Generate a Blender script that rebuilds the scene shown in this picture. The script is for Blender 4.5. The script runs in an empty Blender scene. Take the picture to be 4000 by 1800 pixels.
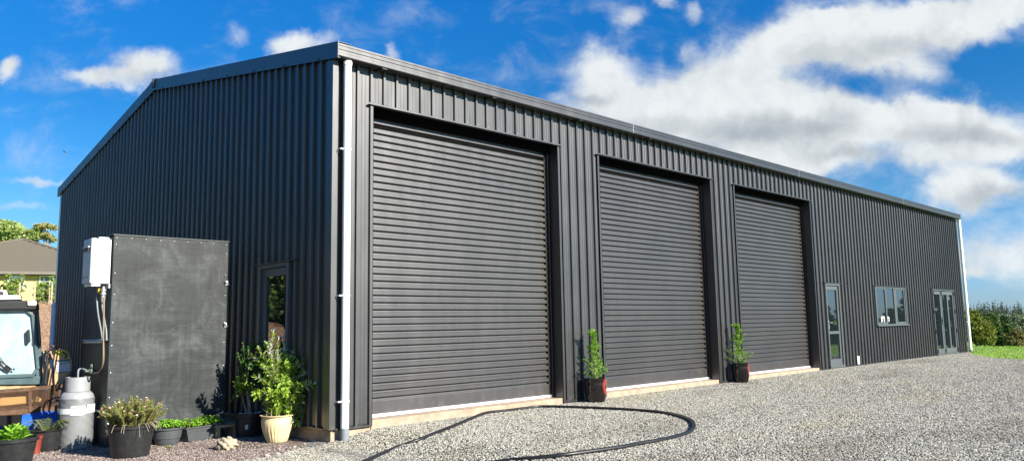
import bpy, math, random
import numpy as np
from mathutils import Vector
R = math.radians
SC = bpy.context.scene
COL = SC.collection
rng = np.random.default_rng(7)
random.seed(7)

# ------------------------------------------------------------------ camera model
FPX = 2974.142
YAW, PITCH, ROLL = R(45.962), R(7.079), R(-1.056)
CAM = np.array([-4.739, -7.995, 1.165])
_F = np.array([math.cos(YAW)*math.cos(PITCH), math.sin(YAW)*math.cos(PITCH), math.sin(PITCH)])
_R0 = np.array([math.sin(YAW), -math.cos(YAW), 0.0]); _U0 = np.cross(_R0, _F)
_R = math.cos(ROLL)*_R0 + math.sin(ROLL)*_U0
_U = -math.sin(ROLL)*_R0 + math.cos(ROLL)*_U0
def ray(u, v): return _F + _R*(u-2000)/FPX - _U*(v-900)/FPX
def onX(u, v, x): d = ray(u, v); return CAM + d*(x-CAM[0])/d[0]
def onY(u, v, y): d = ray(u, v); return CAM + d*(y-CAM[1])/d[1]
def onZ(u, v, z): d = ray(u, v); return CAM + d*(z-CAM[2])/d[2]
def onD(u, v, D): return CAM + ray(u, v)*D

# ------------------------------------------------------------------ helpers
ORG = {}
def tag(o, label=None, cat=None, group=None, kind=None):
    if label: o['label'] = label
    if cat: o['category'] = cat
    if group: o['group'] = group
    if kind: o['kind'] = kind
    return o
def empty(name, loc, label=None, cat=None, group=None):
    o = bpy.data.objects.new(name, None); COL.objects.link(o); o.location = loc
    o.empty_display_size = .1
    ORG[o.name] = np.array(loc, float)
    return tag(o, label, cat, group)
def np_obj(name, V, F, mat, parent=None, smooth=False):
    """V (n,3) world coordinates, F list of tuples or (m,k) array"""
    V = np.asarray(V, float)
    org = np.zeros(3)
    if parent is not None: org = ORG[parent.name]
    me = bpy.data.meshes.new(name)
    if isinstance(F, np.ndarray):
        m, k = F.shape
        me.vertices.add(len(V)); me.vertices.foreach_set('co', (V-org).astype(np.float32).ravel())
        me.loops.add(m*k); me.loops.foreach_set('vertex_index', F.astype(np.int32).ravel())
        me.polygons.add(m)
        me.polygons.foreach_set('loop_start', np.arange(0, m*k, k, dtype=np.int32))
        me.polygons.foreach_set('loop_total', np.full(m, k, dtype=np.int32))
        me.update(calc_edges=True)
    else:
        me.from_pydata([tuple(v) for v in (V-org)], [], F); me.update()
    if smooth: me.polygons.foreach_set('use_smooth', [True]*len(me.polygons))
    o = bpy.data.objects.new(name, me); COL.objects.link(o)
    if mat: me.materials.append(mat)
    if parent is not None: o.parent = parent
    ORG[o.name] = org
    return o
class MB:
    def __init__(s): s.v = []; s.f = []
    def add(s, vs, fs):
        n = len(s.v); s.v += [tuple(map(float, p)) for p in vs]
        s.f += [tuple(i+n for i in f) for f in fs]; return s
    def box(s, a, b):
        (x0,y0,z0),(x1,y1,z1) = a, b
        if x0>x1: x0,x1=x1,x0
        if y0>y1: y0,y1=y1,y0
        if z0>z1: z0,z1=z1,z0
        return s.add([(x0,y0,z0),(x1,y0,z0),(x1,y1,z0),(x0,y1,z0),(x0,y0,z1),(x1,y0,z1),(x1,y1,z1),(x0,y1,z1)],
              [(0,3,2,1),(4,5,6,7),(0,1,5,4),(1,2,6,5),(2,3,7,6),(3,0,4,7)])
    def obox(s, o, ax, ay, az):
        """oriented box: corner o, edge vectors"""
        o, ax, ay, az = map(np.array, (o, ax, ay, az))
        P = [o, o+ax, o+ax+ay, o+ay]; P += [p+az for p in P]
        return s.add(P, [(0,3,2,1),(4,5,6,7),(0,1,5,4),(1,2,6,5),(2,3,7,6),(3,0,4,7)])
    def prism(s, poly, d):
        """poly: 3D points, extruded along d"""
        poly = [np.array(p, float) for p in poly]; d = np.array(d, float); n = len(poly)
        vs = poly+[p+d for p in poly]
        fs = [tuple(range(n))[::-1], tuple(range(n, 2*n))]
        fs += [(i, (i+1) % n, n+(i+1) % n, n+i) for i in range(n)]
        return s.add(vs, fs)
    def strip(s, prof, d):
        """open profile extruded along d"""
        prof = [np.array(p, float) for p in prof]; d = np.array(d, float); n = len(prof)
        return s.add(prof+[p+d for p in prof], [(i, i+1, n+i+1, n+i) for i in range(n-1)])
    def tube(s, path, r, seg=8, cap=True):
        path = [np.array(p, float) for p in path]; n = len(path)
        rr = r if hasattr(r, '__len__') else [r]*n
        rings = []; up = np.array([0,0,1.0]); prev = None
        for i, p in enumerate(path):
            t = path[min(i+1,n-1)]-path[max(i-1,0)]; t /= (np.linalg.norm(t)+1e-12)
            if prev is None:
                a = np.cross(t, up)
                if np.linalg.norm(a) < .1: a = np.cross(t, np.array([1.0,0,0]))
            else:
                a = prev - t*np.dot(prev, t)
            a /= np.linalg.norm(a); prev = a; b = np.cross(t, a)
            rings.append([p+rr[i]*(math.cos(2*math.pi*k/seg)*a+math.sin(2*math.pi*k/seg)*b) for k in range(seg)])
        vs = [q for ring in rings for q in ring]; fs = []
        for i in range(n-1):
            for k in range(seg):
                k2 = (k+1) % seg; fs.append((i*seg+k, i*seg+k2, (i+1)*seg+k2, (i+1)*seg+k))
        if cap: fs += [tuple(range(seg))[::-1], tuple((n-1)*seg+k for k in range(seg))]
        return s.add(vs, fs)
    def lathe(s, prof, c, seg=40, fn=None, cap=False):
        """prof [(r,z)...] about vertical axis at c"""
        vs = []; fs = []; n = len(prof)
        for (r, z) in prof:
            for k in range(seg):
                a = 2*math.pi*k/seg; q = r*(fn(a, z) if fn else 1)
                vs.append((c[0]+q*math.cos(a), c[1]+q*math.sin(a), c[2]+z))
        for i in range(n-1):
            for k in range(seg):
                k2 = (k+1) % seg; fs.append((i*seg+k, i*seg+k2, (i+1)*seg+k2, (i+1)*seg+k))
        if cap: fs += [tuple(range(seg))[::-1], tuple((n-1)*seg+k for k in range(seg))]
        return s.add(vs, fs)
    def ball(s, c, r, su=10, sv=6, sc=(1,1,1)):
        prof = [(r*math.sin(math.pi*i/sv)+1e-4, -r*math.cos(math.pi*i/sv)) for i in range(sv+1)]
        n0 = len(s.v); s.lathe(prof, (0,0,0), su)
        for i in range(n0, len(s.v)):
            x,y,z = s.v[i]; s.v[i] = (c[0]+x*sc[0], c[1]+y*sc[1], c[2]+z*sc[2])
        return s
    def build(s, name, mat, parent=None, smooth=False, bevel=0):
        o = np_obj(name, np.array(s.v), s.f, mat, parent, smooth)
        if bevel:
            m = o.modifiers.new('bevel', 'BEVEL'); m.width = bevel; m.segments = 2; m.limit_method = 'ANGLE'; m.angle_limit = R(40)
        if smooth:
            try:
                m = o.modifiers.new('wn', 'WEIGHTED_NORMAL'); m.keep_sharp = True
            except Exception: pass
        return o
def autosmooth(o, ang=40):
    me = o.data
    me.polygons.foreach_set('use_smooth', [True]*len(me.polygons))
    try: me.set_sharp_from_angle(angle=R(ang))
    except Exception: pass
    return o

# ------------------------------------------------------------------ materials
def nt(name):
    m = bpy.data.materials.new(name); m.use_nodes = True
    t = m.node_tree; b = t.nodes['Principled BSDF']; return m, t, b
def N(t, typ, **kw):
    n = t.nodes.new(typ)
    for k, v in kw.items():
        if k in n.inputs: n.inputs[k].default_value = v
        else: setattr(n, k, v)
    return n
def ramp(t, fac, stops, interp='LINEAR'):
    r = t.nodes.new('ShaderNodeValToRGB'); r.color_ramp.interpolation = interp
    e = r.color_ramp.elements
    while len(e) < len(stops): e.new(.5)
    for el, (p, c) in zip(e, stops):
        el.position = p; el.color = (c[0], c[1], c[2], 1) if hasattr(c, '__len__') else (c, c, c, 1)
    t.links.new(fac, r.inputs[0]); return r.outputs[0]
def noise(t, vec, scale, detail=4, rough=.5, dist=0):
    n = N(t, 'ShaderNodeTexNoise'); n.inputs['Scale'].default_value = scale
    n.inputs['Detail'].default_value = detail; n.inputs['Roughness'].default_value = rough
    n.inputs['Distortion'].default_value = dist
    if vec is not None: t.links.new(vec, n.inputs['Vector'])
    return n.outputs['Fac']
def pos(t): return t.nodes.new('ShaderNodeNewGeometry').outputs['Position']
def objc(t): return t.nodes.new('ShaderNodeTexCoord').outputs['Object']
def mapv(t, vec, scale=(1,1,1), loc=(0,0,0), rot=(0,0,0)):
    m = N(t, 'ShaderNodeMapping'); m.inputs['Scale'].default_value = scale
    m.inputs['Location'].default_value = loc; m.inputs['Rotation'].default_value = rot
    t.links.new(vec, m.inputs['Vector']); return m.outputs[0]
def mixc(t, fac, a, b, typ='MIX'):
    m = N(t, 'ShaderNodeMix', data_type='RGBA', blend_type=typ)
    for s, val in ((m.inputs[0], fac), (m.inputs[6], a), (m.inputs[7], b)):
        if isinstance(val, bpy.types.NodeSocket): t.links.new(val, s)
        elif hasattr(val, '__len__'): s.default_value = (*val[:3], 1)
        else: s.default_value = val
    return m.outputs[2]
def mth(t, op, a, b=None, clamp=False):
    m = N(t, 'ShaderNodeMath', operation=op); m.use_clamp = clamp
    for s, val in zip(m.inputs, (a, b)):
        if val is None: continue
        if isinstance(val, bpy.types.NodeSocket): t.links.new(val, s)
        else: s.default_value = val
    return m.outputs[0]
def bump(t, h, dist=.01, strength=1):
    b = N(t, 'ShaderNodeBump'); b.inputs['Distance'].default_value = dist; b.inputs['Strength'].default_value = strength
    t.links.new(h, b.inputs['Height']); return b.outputs[0]
def simple(name, c, rough=.5, metal=0, spec=.5, var=.12, vscale=8, bmp=0, bscale=60, aniso=(1,1,1)):
    m, t, b = nt(name)
    p = mapv(t, objc(t), aniso)
    f = noise(t, p, vscale, 5, .6)
    lo = [x*(1-var) for x in c]; hi = [min(1, x*(1+var)) for x in c]
    t.links.new(ramp(t, f, [(.3, lo), (.7, hi)]), b.inputs['Base Color'])
    b.inputs['Roughness'].default_value = rough; b.inputs['Metallic'].default_value = metal
    b.inputs['Specular IOR Level'].default_value = spec
    if bmp: t.links.new(bump(t, noise(t, p, bscale, 4, .6), bmp), b.inputs['Normal'])
    return m
def foliage_mat(name, c0, c1, c2=None, rough=.5, trans=.25, scale=3.0):
    """leaf colour varies leaf to leaf (random per island) and clump to clump"""
    m, t, b = nt(name)
    g = t.nodes.new('ShaderNodeNewGeometry')
    f = noise(t, objc(t), scale, 3, .6)
    col = ramp(t, f, [(.35, c0), (.65, c1)])
    c2 = c2 or tuple(min(1, x*1.6) for x in c1)
    col = mixc(t, mth(t, 'POWER', g.outputs['Random Per Island'], 2.0), col, c2)
    t.links.new(col, b.inputs['Base Color'])
    b.inputs['Roughness'].default_value = rough
    b.inputs['Specular IOR Level'].default_value = .35
    tr = N(t, 'ShaderNodeBsdfTranslucent'); t.links.new(col, tr.inputs['Color'])
    mx = N(t, 'ShaderNodeMixShader'); mx.inputs[0].default_value = trans
    t.links.new(b.outputs[0], mx.inputs[1]); t.links.new(tr.outputs[0], mx.inputs[2])
    out = t.nodes['Material Output']; t.links.new(mx.outputs[0], out.inputs['Surface'])
    return m

def steel_mat(name, base, rough, scratch=.06, vstreak=True):
    """painted coil steel: slight streaks, dust near the ground, tiny waviness"""
    m, t, b = nt(name)
    p = pos(t)
    st = noise(t, mapv(t, p, (14, 14, .5)), 3, 4, .6)
    bl = noise(t, p, 1.3, 4, .6)
    mixf = mth(t, 'ADD', mth(t, 'MULTIPLY', st, .5), mth(t, 'MULTIPLY', bl, .5))
    col = ramp(t, mixf, [(.3, [x*.86 for x in base]), (.7, [x*1.15 for x in base])])
    # splashed dust low on the wall
    sx = N(t, 'ShaderNodeSeparateXYZ'); t.links.new(p, sx.inputs[0])
    mr = N(t, 'ShaderNodeMapRange'); t.links.new(sx.outputs[2], mr.inputs[0])
    mr.inputs[1].default_value = .0; mr.inputs[2].default_value = .55; mr.inputs[3].default_value = 1; mr.inputs[4].default_value = 0
    dn = ramp(t, noise(t, mapv(t, p, (1, 1, .6)), 9, 6, .7), [(.5, 0), (.78, 1)])
    df = mth(t, 'MULTIPLY', mth(t, 'MULTIPLY', mr.outputs[0], dn), .20)
    col = mixc(t, df, col, (.30, .26, .22))
    sc1 = ramp(t, noise(t, mapv(t, p, (1, 1, 2.2)), 26, 3, .6), [(.735, 0), (.77, 1)])
    sc2 = ramp(t, noise(t, p, 1.7, 3, .6), [(.5, 0), (.62, 1)])
    col = mixc(t, mth(t, 'MULTIPLY', mth(t, 'MULTIPLY', sc1, sc2), .45), col, (.25, .24, .23))
    t.links.new(col, b.inputs['Base Color'])
    rr = mth(t, 'ADD', mth(t, 'MULTIPLY', bl, .12), rough-.06)
    t.links.new(rr, b.inputs['Roughness']); b.inputs['IOR'].default_value = 2.05
    t.links.new(bump(t, noise(t, mapv(t, p, (1, 1, .35)), 2.2, 2, .5), .016, .7), b.inputs['Normal'])
    return m
M = {}
M['steel'] = steel_mat('painted_steel_front', (.0105, .0098, .0104), .43)
M['steel_side'] = M['steel']
M['curtain'] = steel_mat('roller_steel', (.0215, .0178, .0160), .44)
M['frame'] = simple('aluminium_frame_grey', (.085, .10, .105), .4, 0, .5, .06)
M['black'] = simple('black_plastic', (.012, .012, .013), .45)
M['rubber'] = simple('rubber', (.02, .02, .021), .55, bmp=.002)
M['shade_black'] = simple('head_shade_black', (.004, .004, .0045), .95, 0, .05)  # near-black that stands in for the shade inside the door heads
M['white'] = simple('white_pvc', (.88, .88, .87), .35, var=.03)
M['greypvc'] = simple('grey_pvc', (.20, .23, .26), .45, var=.06)
M['zinc'] = simple('zinc', (.62, .63, .65), .35, .7, var=.08)
M['seal'] = simple('aluminium_rail', (.80, .80, .80), .38, .3, var=.08, vscale=5)
M['concrete'] = simple('concrete_edge', (.37, .285, .205), .9, var=.28, vscale=5, bmp=.004)
M['roof'] = simple('roof_steel', (.06, .055, .055), .45)
def glass_mat(name, c, ior=2.2, rough=.015, dirt=.0):
    m, t, b = nt(name)
    b.inputs['Base Color'].default_value = (*c, 1); b.inputs['IOR'].default_value = ior
    b.inputs['Roughness'].default_value = rough
    t.links.new(bump(t, noise(t, objc(t), .9, 2), .004, .5), b.inputs['Normal'])
    return m
M['pane'] = glass_mat('reflective_glass', (.010, .015, .018), 2.9)

def ply_mat():
    m, t, b = nt('black_stained_plywood')
    o = objc(t)
    n1 = noise(t, o, 2.4, 7, .68, .8); n2 = noise(t, mapv(t, o, (9, 1, .7)), 2.2, 5, .7); n3 = noise(t, mapv(t, o, (1, 1, 10)), 3, 4, .7)
    # cathedral grain: contour lines of a slow field, only in patches
    slow = noise(t, mapv(t, o, (.75, 1, 1.5)), 1.5, 2, .4, .5)
    fr = mth(t, 'FRACT', mth(t, 'MULTIPLY', slow, 17.0))
    line = ramp(t, fr, [(.0, 0), (.10, 1), (.22, .15), (.5, 0), (1, 0)])
    patch = ramp(t, noise(t, o, 1.9, 3, .6), [(.50, 0), (.66, 1)])
    vo = N(t, 'ShaderNodeTexVoronoi'); vo.inputs['Scale'].default_value = 2.6; t.links.new(mapv(t, o, (1, 1, 1.1)), vo.inputs['Vector'])
    knot = ramp(t, vo.outputs['Distance'], [(.0, 1), (.045, .6), (.065, 0), (.085, .35), (.11, 0)])
    f = mth(t, 'ADD', mth(t, 'ADD', mth(t, 'MULTIPLY', n1, .6), mth(t, 'MULTIPLY', n2, .22)), mth(t, 'MULTIPLY', n3, .18))
    col = ramp(t, f, [(.38, (.0085, .0112, .0125)), (.5, (.0245, .0295, .0315)), (.62, (.066, .073, .076))])
    col = mixc(t, mth(t, 'MULTIPLY', mth(t, 'MULTIPLY', line, patch), .45), col, (.085, .09, .09))
    col = mixc(t, mth(t, 'MULTIPLY', knot, .35), col, (.09, .095, .095))
    scr = ramp(t, noise(t, mapv(t, o, (1.2, 1, 60)), 2.4, 2, .5), [(.71, 0), (.75, 1)])
    col = mixc(t, mth(t, 'MULTIPLY', scr, .3), col, (.12, .12, .12))
    t.links.new(col, b.inputs['Base Color']); b.inputs['Roughness'].default_value = .55; b.inputs['Specular IOR Level'].default_value = .35
    t.links.new(bump(t, f, .01, .5), b.inputs['Normal'])
    return m
M['ply'] = ply_mat()

# ------------------------------------------------------------------ world: Nishita sky with clouds laid over it by direction
SUN_EL, SUN_AZ = R(28), R(11)       # azimuth measured from -Y toward +X
SUN = Vector((math.sin(SUN_AZ)*math.cos(SUN_EL), -math.cos(SUN_AZ)*math.cos(SUN_EL), math.sin(SUN_EL)))
W = bpy.data.worlds.new('World'); SC.world = W; W.use_nodes = True
W.cycles.sampling_method = 'MANUAL'; W.cycles.sample_map_resolution = 512
t = W.node_tree; bg = t.nodes['Background']
sky = N(t, 'ShaderNodeTexSky', sky_type='NISHITA'); sky.sun_disc = False
sky.sun_elevation = SUN_EL; sky.sun_rotation = math.atan2(SUN.x, SUN.y)
sky.air_density = 1.0; sky.dust_density = .25; sky.ozone_density = 3.0; sky.altitude = 60
hs = N(t, 'ShaderNodeHueSaturation'); hs.inputs['Saturation'].default_value = 1.28; hs.inputs['Value'].default_value = 1.0
t.links.new(sky.outputs[0], hs.inputs['Color'])
tc = t.nodes.new('ShaderNodeTexCoord').outputs['Generated']
sz_ = N(t, 'ShaderNodeSeparateXYZ'); t.links.new(tc, sz_.inputs[0])
tint = ramp(t, sz_.outputs[2], [(.0, (.36,.53,1.0)), (.14, (.38,.60,.75)), (.27, (.18,.56,.75)), (.40, (.145,.66,.92)), (1, (.145,.66,.92))])
skyc = mixc(t, 1.0, hs.outputs[0], tint, 'MULTIPLY')
g15 = mixc(t, 1.0, skyc, (1,1,1), 'MULTIPLY'); g15.node.inputs[7].default_value = (1.5,1.5,1.5,1)
def dotc(vec, c):
    n = N(t, 'ShaderNodeVectorMath', operation='DOT_PRODUCT'); t.links.new(vec, n.inputs[0]); n.inputs[1].default_value = tuple(c); return n.outputs['Value']
w_ = dotc(tc, _F); w_c = mth(t, 'MAXIMUM', mth(t, 'ABSOLUTE', w_), .15)
cu = mth(t, 'DIVIDE', dotc(tc, _R), w_c); cv = mth(t, 'DIVIDE', dotc(tc, _U), w_c)
cmb = N(t, 'ShaderNodeCombineXYZ'); t.links.new(cu, cmb.inputs[0]); t.links.new(cv, cmb.inputs[1]); t.links.new(w_, cmb.inputs[2])
warp = N(t, 'ShaderNodeTexNoise'); warp.inputs['Scale'].default_value = 9; warp.inputs['Detail'].default_value = 5; warp.inputs['Roughness'].default_value = .6
t.links.new(cmb.outputs[0], warp.inputs['Vector'])
wv = N(t, 'ShaderNodeVectorMath', operation='SUBTRACT'); t.links.new(warp.outputs['Color'], wv.inputs[0]); wv.inputs[1].default_value = (.5, .5, .5)
wv2 = N(t, 'ShaderNodeVectorMath', operation='SCALE'); t.links.new(wv.outputs[0], wv2.inputs[0]); wv2.inputs['Scale'].default_value = .075
wv3 = N(t, 'ShaderNodeVectorMath', operation='ADD'); t.links.new(cmb.outputs[0], wv3.inputs[0]); t.links.new(wv2.outputs[0], wv3.inputs[1])
def blobsum(vec, blobs):
    acc = None
    for (cx, cy, rx, ry, wt) in blobs:     # display pixels of the 2576-wide view
        k = 4000/2576
        c = ((cx*k-2000)/FPX, (900-cy*k)/FPX)
        mp = N(t, 'ShaderNodeMapping', vector_type='POINT')
        sx_, sy_ = FPX/(rx*k), FPX/(ry*k)
        mp.inputs['Scale'].default_value = (sx_, sy_, 0); mp.inputs['Location'].default_value = (-c[0]*sx_, -c[1]*sy_, 0)
        t.links.new(vec, mp.inputs['Vector'])
        ln = N(t, 'ShaderNodeVectorMath', operation='LENGTH'); t.links.new(mp.outputs[0], ln.inputs[0])
        g = N(t, 'ShaderNodeMapRange', interpolation_type='SMOOTHERSTEP'); t.links.new(ln.outputs['Value'], g.inputs[0])
        g.inputs[1].default_value = 0; g.inputs[2].default_value = 1.55; g.inputs[3].default_value = wt; g.inputs[4].default_value = 0
        acc = g.outputs[0] if acc is None else mth(t, 'ADD', acc, g.outputs[0])
    return acc
BL = [(1515,165,85,80,.9),(1590,275,150,75,1.0),(1800,205,200,105,1.05),(1710,320,180,65,.9),(1930,285,200,100,1.1),(2010,350,200,80,.9),
      (1980,408,220,38,.9),(2210,305,200,75,1.0),(2420,310,210,62,1.0),(2520,365,120,50,.8),(2370,400,180,34,.55),(2060,85,170,90,1.0),(2250,75,200,85,1.05),
      (2440,45,170,70,.9),(2260,175,130,55,.75),(1960,120,100,60,.5),(2555,25,80,50,.7),(2490,160,80,45,-.28),(2190,205,90,34,-.16),(2120,16,100,18,-.3),(1692,150,24,55,-.3),
      (2460,480,160,44,.85),(2500,640,190,60,.5),(2400,520,330,210,.30),(2440,690,45,22,.4),
      (740,108,84,38,.95),(598,80,36,26,.42),(975,126,26,16,.5),(365,172,92,50,.95),(255,198,95,28,.75),(15,178,46,32,.85),(100,448,90,14,.42),(60,520,110,16,.38),
      (1665,12,42,24,.6),(1735,25,22,32,.45),(1578,48,42,30,.42),(1390,258,120,28,.32)]
bias = blobsum(wv3.outputs[0], BL)
n1 = noise(t, mapv(t, cmb.outputs[0], (1,1.5,1)), 11, 8, .62, .35)
dens_in = mth(t, 'ADD', bias, mth(t, 'MULTIPLY', mth(t, 'SUBTRACT', n1, .5), 1.25))
mr = N(t, 'ShaderNodeMapRange', interpolation_type='SMOOTHSTEP'); t.links.new(dens_in, mr.inputs[0])
mr.inputs[1].default_value = -.02; mr.inputs[2].default_value = .92; mr.inputs[3].default_value = 0; mr.inputs[4].default_value = .97
SH = [(1950,335,230,55,1.1),(2150,205,120,45,.6),(2270,120,170,45,.6),(1640,320,130,32,.5),(2420,345,200,32,.8),(2140,400,110,24,.8),(1480,235,60,22,.6),(380,200,80,16,.5),(2480,500,130,24,.7),(2060,140,100,35,.5)]
sh = blobsum(wv3.outputs[0], SH)
n2 = noise(t, cmb.outputs[0], 16, 6, .6, .3)
shade = mth(t, 'ADD', mth(t, 'MULTIPLY', sh, .72), mth(t, 'MULTIPLY', mth(t, 'SUBTRACT', n2, .42), 1.2), True)
cloudcol = ramp(t, shade, [(0, (8.6, 8.8, 8.9)), (.45, (6.3, 6.6, 6.9)), (1, (4.5, 4.85, 5.3))])
# emulate HDR: ramp colours above 1 need a multiply
cc = N(t, 'ShaderNodeMix', data_type='RGBA', blend_type='MULTIPLY'); cc.inputs[0].default_value = 1
cloud_v = ramp(t, shade, [(0, (.86, .90, .91)), (.35, (.68, .72, .74)), (.8, (.47, .52, .56)), (1, (.40, .46, .51))])
t.links.new(cloud_v, cc.inputs[6]); cc.inputs[7].default_value = (8.0, 8.0, 8.0, 1)
skymix = mixc(t, mr.outputs[0], g15, cc.outputs[2])
# clouds only above the horizon
t.links.new(skymix, bg.inputs['Color']); bg.inputs['Strength'].default_value = .057
L = bpy.data.lights.new('sun', 'SUN'); L.energy = 5.0; L.angle = R(.53); L.color = (1, .925, .80)
lo = bpy.data.objects.new('sun', L); COL.objects.link(lo); lo.rotation_euler = SUN.to_track_quat('Z', 'Y').to_euler()
lo.location = (10, -20, 20)

cam = bpy.data.cameras.new('camera'); co = bpy.data.objects.new('camera', cam); COL.objects.link(co); SC.camera = co
cam.sensor_width = 36; cam.lens = FPX/4000*36; cam.clip_end = 2000; cam.clip_start = .05
from mathutils import Matrix
mm = Matrix(((_R[0], _U[0], -_F[0], CAM[0]), (_R[1], _U[1], -_F[1], CAM[1]), (_R[2], _U[2], -_F[2], CAM[2]), (0, 0, 0, 1)))
co.matrix_world = mm
SC.view_settings.view_transform = 'Standard'; SC.view_settings.look = 'None'; SC.view_settings.gamma = 1; SC.view_settings.exposure = 1.15

# ------------------------------------------------------------------ terrain
def sstep(a, b, x):
    t_ = np.clip((x-a)/(b-a), 0, 1); return t_*t_*(3-2*t_)
def gz(x, y):
    """ground height"""
    x = np.asarray(x, float); y = np.asarray(y, float)
    base = -.052 + .003*np.clip(x, 0, 17)
    left = -.17
    k = sstep(.75, -.3, x)
    z = base*(1-k) + left*k
    # bank rising behind the shed to the house
    d = np.maximum(0, (-(x)*.1 + y) - 14.0)
    rise = .113*np.minimum(d, 26)*sstep(6, -1, x-.3*(y-14))
    z = z + rise
    # field falls away to the east and south east
    dc = np.hypot(x-CAM[0], y-CAM[1])
    ang = np.arctan2(y-CAM[1], x-CAM[0])
    e = sstep(R(62), R(50), ang)
    fall = -3.6*sstep(35, 56, dc)*e
    back = 4.6*sstep(120, 280, dc)*e
    return z + fall + back
def grid(name, xs, ys, mat, dz=0, kind='structure', amp=0, seedscale=1):
    X, Y = np.meshgrid(xs, ys); Z = gz(X, Y)+dz
    if name == 'ground': Z = Z - .22*(sstep(-16, -13, X)*sstep(20, 17, X)*sstep(-19, -16, Y)*sstep(12.5, 10.5, Y))
    if amp: Z = Z + amp*np.sin(X*1.7+np.sin(Y*.9))*np.sin(Y*1.3+.7*np.sin(X*.6))
    nx, ny = len(xs), len(ys)
    V = np.stack([X, Y, Z], -1).reshape(-1, 3)
    i = np.arange(nx-1)[None, :]+np.arange(ny-1)[:, None]*nx; i = i.ravel()
    F = np.stack([i, i+1, i+1+nx, i+nx], -1)
    o = np_obj(name, V, F, mat, smooth=True); tag(o, kind=kind); return o

def stone_color(t, vec, sc, pal):
    vo = N(t, 'ShaderNodeTexVoronoi'); vo.inputs['Scale'].default_value = sc; t.links.new(vec, vo.inputs['Vector'])
    s = N(t, 'ShaderNodeSeparateColor'); t.links.new(vo.outputs['Color'], s.inputs[0])
    return ramp(t, s.outputs[0], pal), vo
GPAL = [(0, (.04,.039,.036)), (.2, (.13,.129,.120)), (.42, (.245,.240,.212)), (.65, (.345,.336,.290)), (.87, (.445,.425,.345)), (1, (.56,.555,.51))]
SPAL = [(0, (.06,.045,.045)), (.3, (.15,.105,.10)), (.55, (.23,.165,.15)), (.8, (.32,.25,.22)), (1, (.52,.46,.42))]
def gravel_mat(name, pal, sc, dark):
    m, t, b = nt(name)
    p = pos(t)
    wn = N(t, 'ShaderNodeTexNoise'); wn.inputs['Scale'].default_value = sc*.8; t.links.new(p, wn.inputs['Vector'])
    va = N(t, 'ShaderNodeVectorMath', operation='MULTIPLY_ADD'); t.links.new(wn.outputs['Color'], va.inputs[0])
    va.inputs[1].default_value = (.5/sc,)*3; t.links.new(p, va.inputs[2])
    c, vo = stone_color(t, va.outputs[0], sc, pal)
    gap = ramp(t, vo.outputs['Distance'], [(.42, 0), (.62, 1)])
    c2 = mixc(t, mth(t, 'MULTIPLY', gap, .75), c, dark)
    c2 = mixc(t, mth(t, 'MULTIPLY', ramp(t, noise(t, p, .5, 4, .6), [(.4, 0), (.75, 1)]), .18), c2, (.42,.34,.26))
    t.links.new(c2, b.inputs['Base Color']); b.inputs['Roughness'].default_value = .95
    h = mth(t, 'SUBTRACT', 1.0, vo.outputs['Distance'])
    t.links.new(bump(t, h, .9/sc, 1.0), b.inputs['Normal']); return m
M['gravel'] = gravel_mat('gravel_bed', GPAL, 46, (.08,.078,.07))
M['scoria'] = gravel_mat('scoria_bed', SPAL, 75, (.06,.04,.038))
def grass_mat():
    m, t, b = nt('lawn_turf'); p = pos(t)
    f = noise(t, p, 1.2, 6, .7); g = noise(t, p, 22, 4, .7)
    c = ramp(t, mth(t, 'ADD', mth(t, 'MULTIPLY', f, .5), mth(t, 'MULTIPLY', g, .5)), [(.3, (.13,.24,.02)), (.5, (.22,.37,.035)), (.7, (.32,.48,.07))])
    t.links.new(c, b.inputs['Base Color']); b.inputs['Roughness'].default_value = .9
    t.links.new(bump(t, g, .05, 1), b.inputs['Normal']); return m
M['turf'] = grass_mat()
def bank_mat():
    m, t, b = nt('bark_mulch'); p = pos(t)
    c, vo = stone_color(t, mapv(t, p, (1,1,1)), 14, [(0,(.28,.13,.06)),(.4,(.52,.29,.14)),(.7,(.70,.44,.24)),(1,(.80,.60,.40))])
    t.links.new(mixc(t, ramp(t, vo.outputs['Distance'], [(.4,0),(.7,.8)]), c, (.08,.04,.02)), b.inputs['Base Color'])
    t.links.new(bump(t, mth(t,'SUBTRACT',1.0,vo.outputs['Distance']), .06, 1), b.inputs['Normal']); b.inputs['Roughness'].default_value = .9; return m
M['bark'] = bank_mat()

def far_axis(a0, a1, fine, lo_, hi_, n):
    mid = list(np.arange(a0, a1+1e-6, fine))
    left = [a0-(a0-lo_)*((i/n)**2.2) for i in range(n, 0, -1)]
    right = [a1+(hi_-a1)*((i/n)**2.2) for i in range(1, n+1)]
    return np.array(left+mid+right)
XS = far_axis(-30, 70, 2.0, -900, 900, 16); YS = far_axis(-60, 70, 2.0, -900, 900, 16)
grid('ground', XS, YS, M['turf'], -.012)
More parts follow.
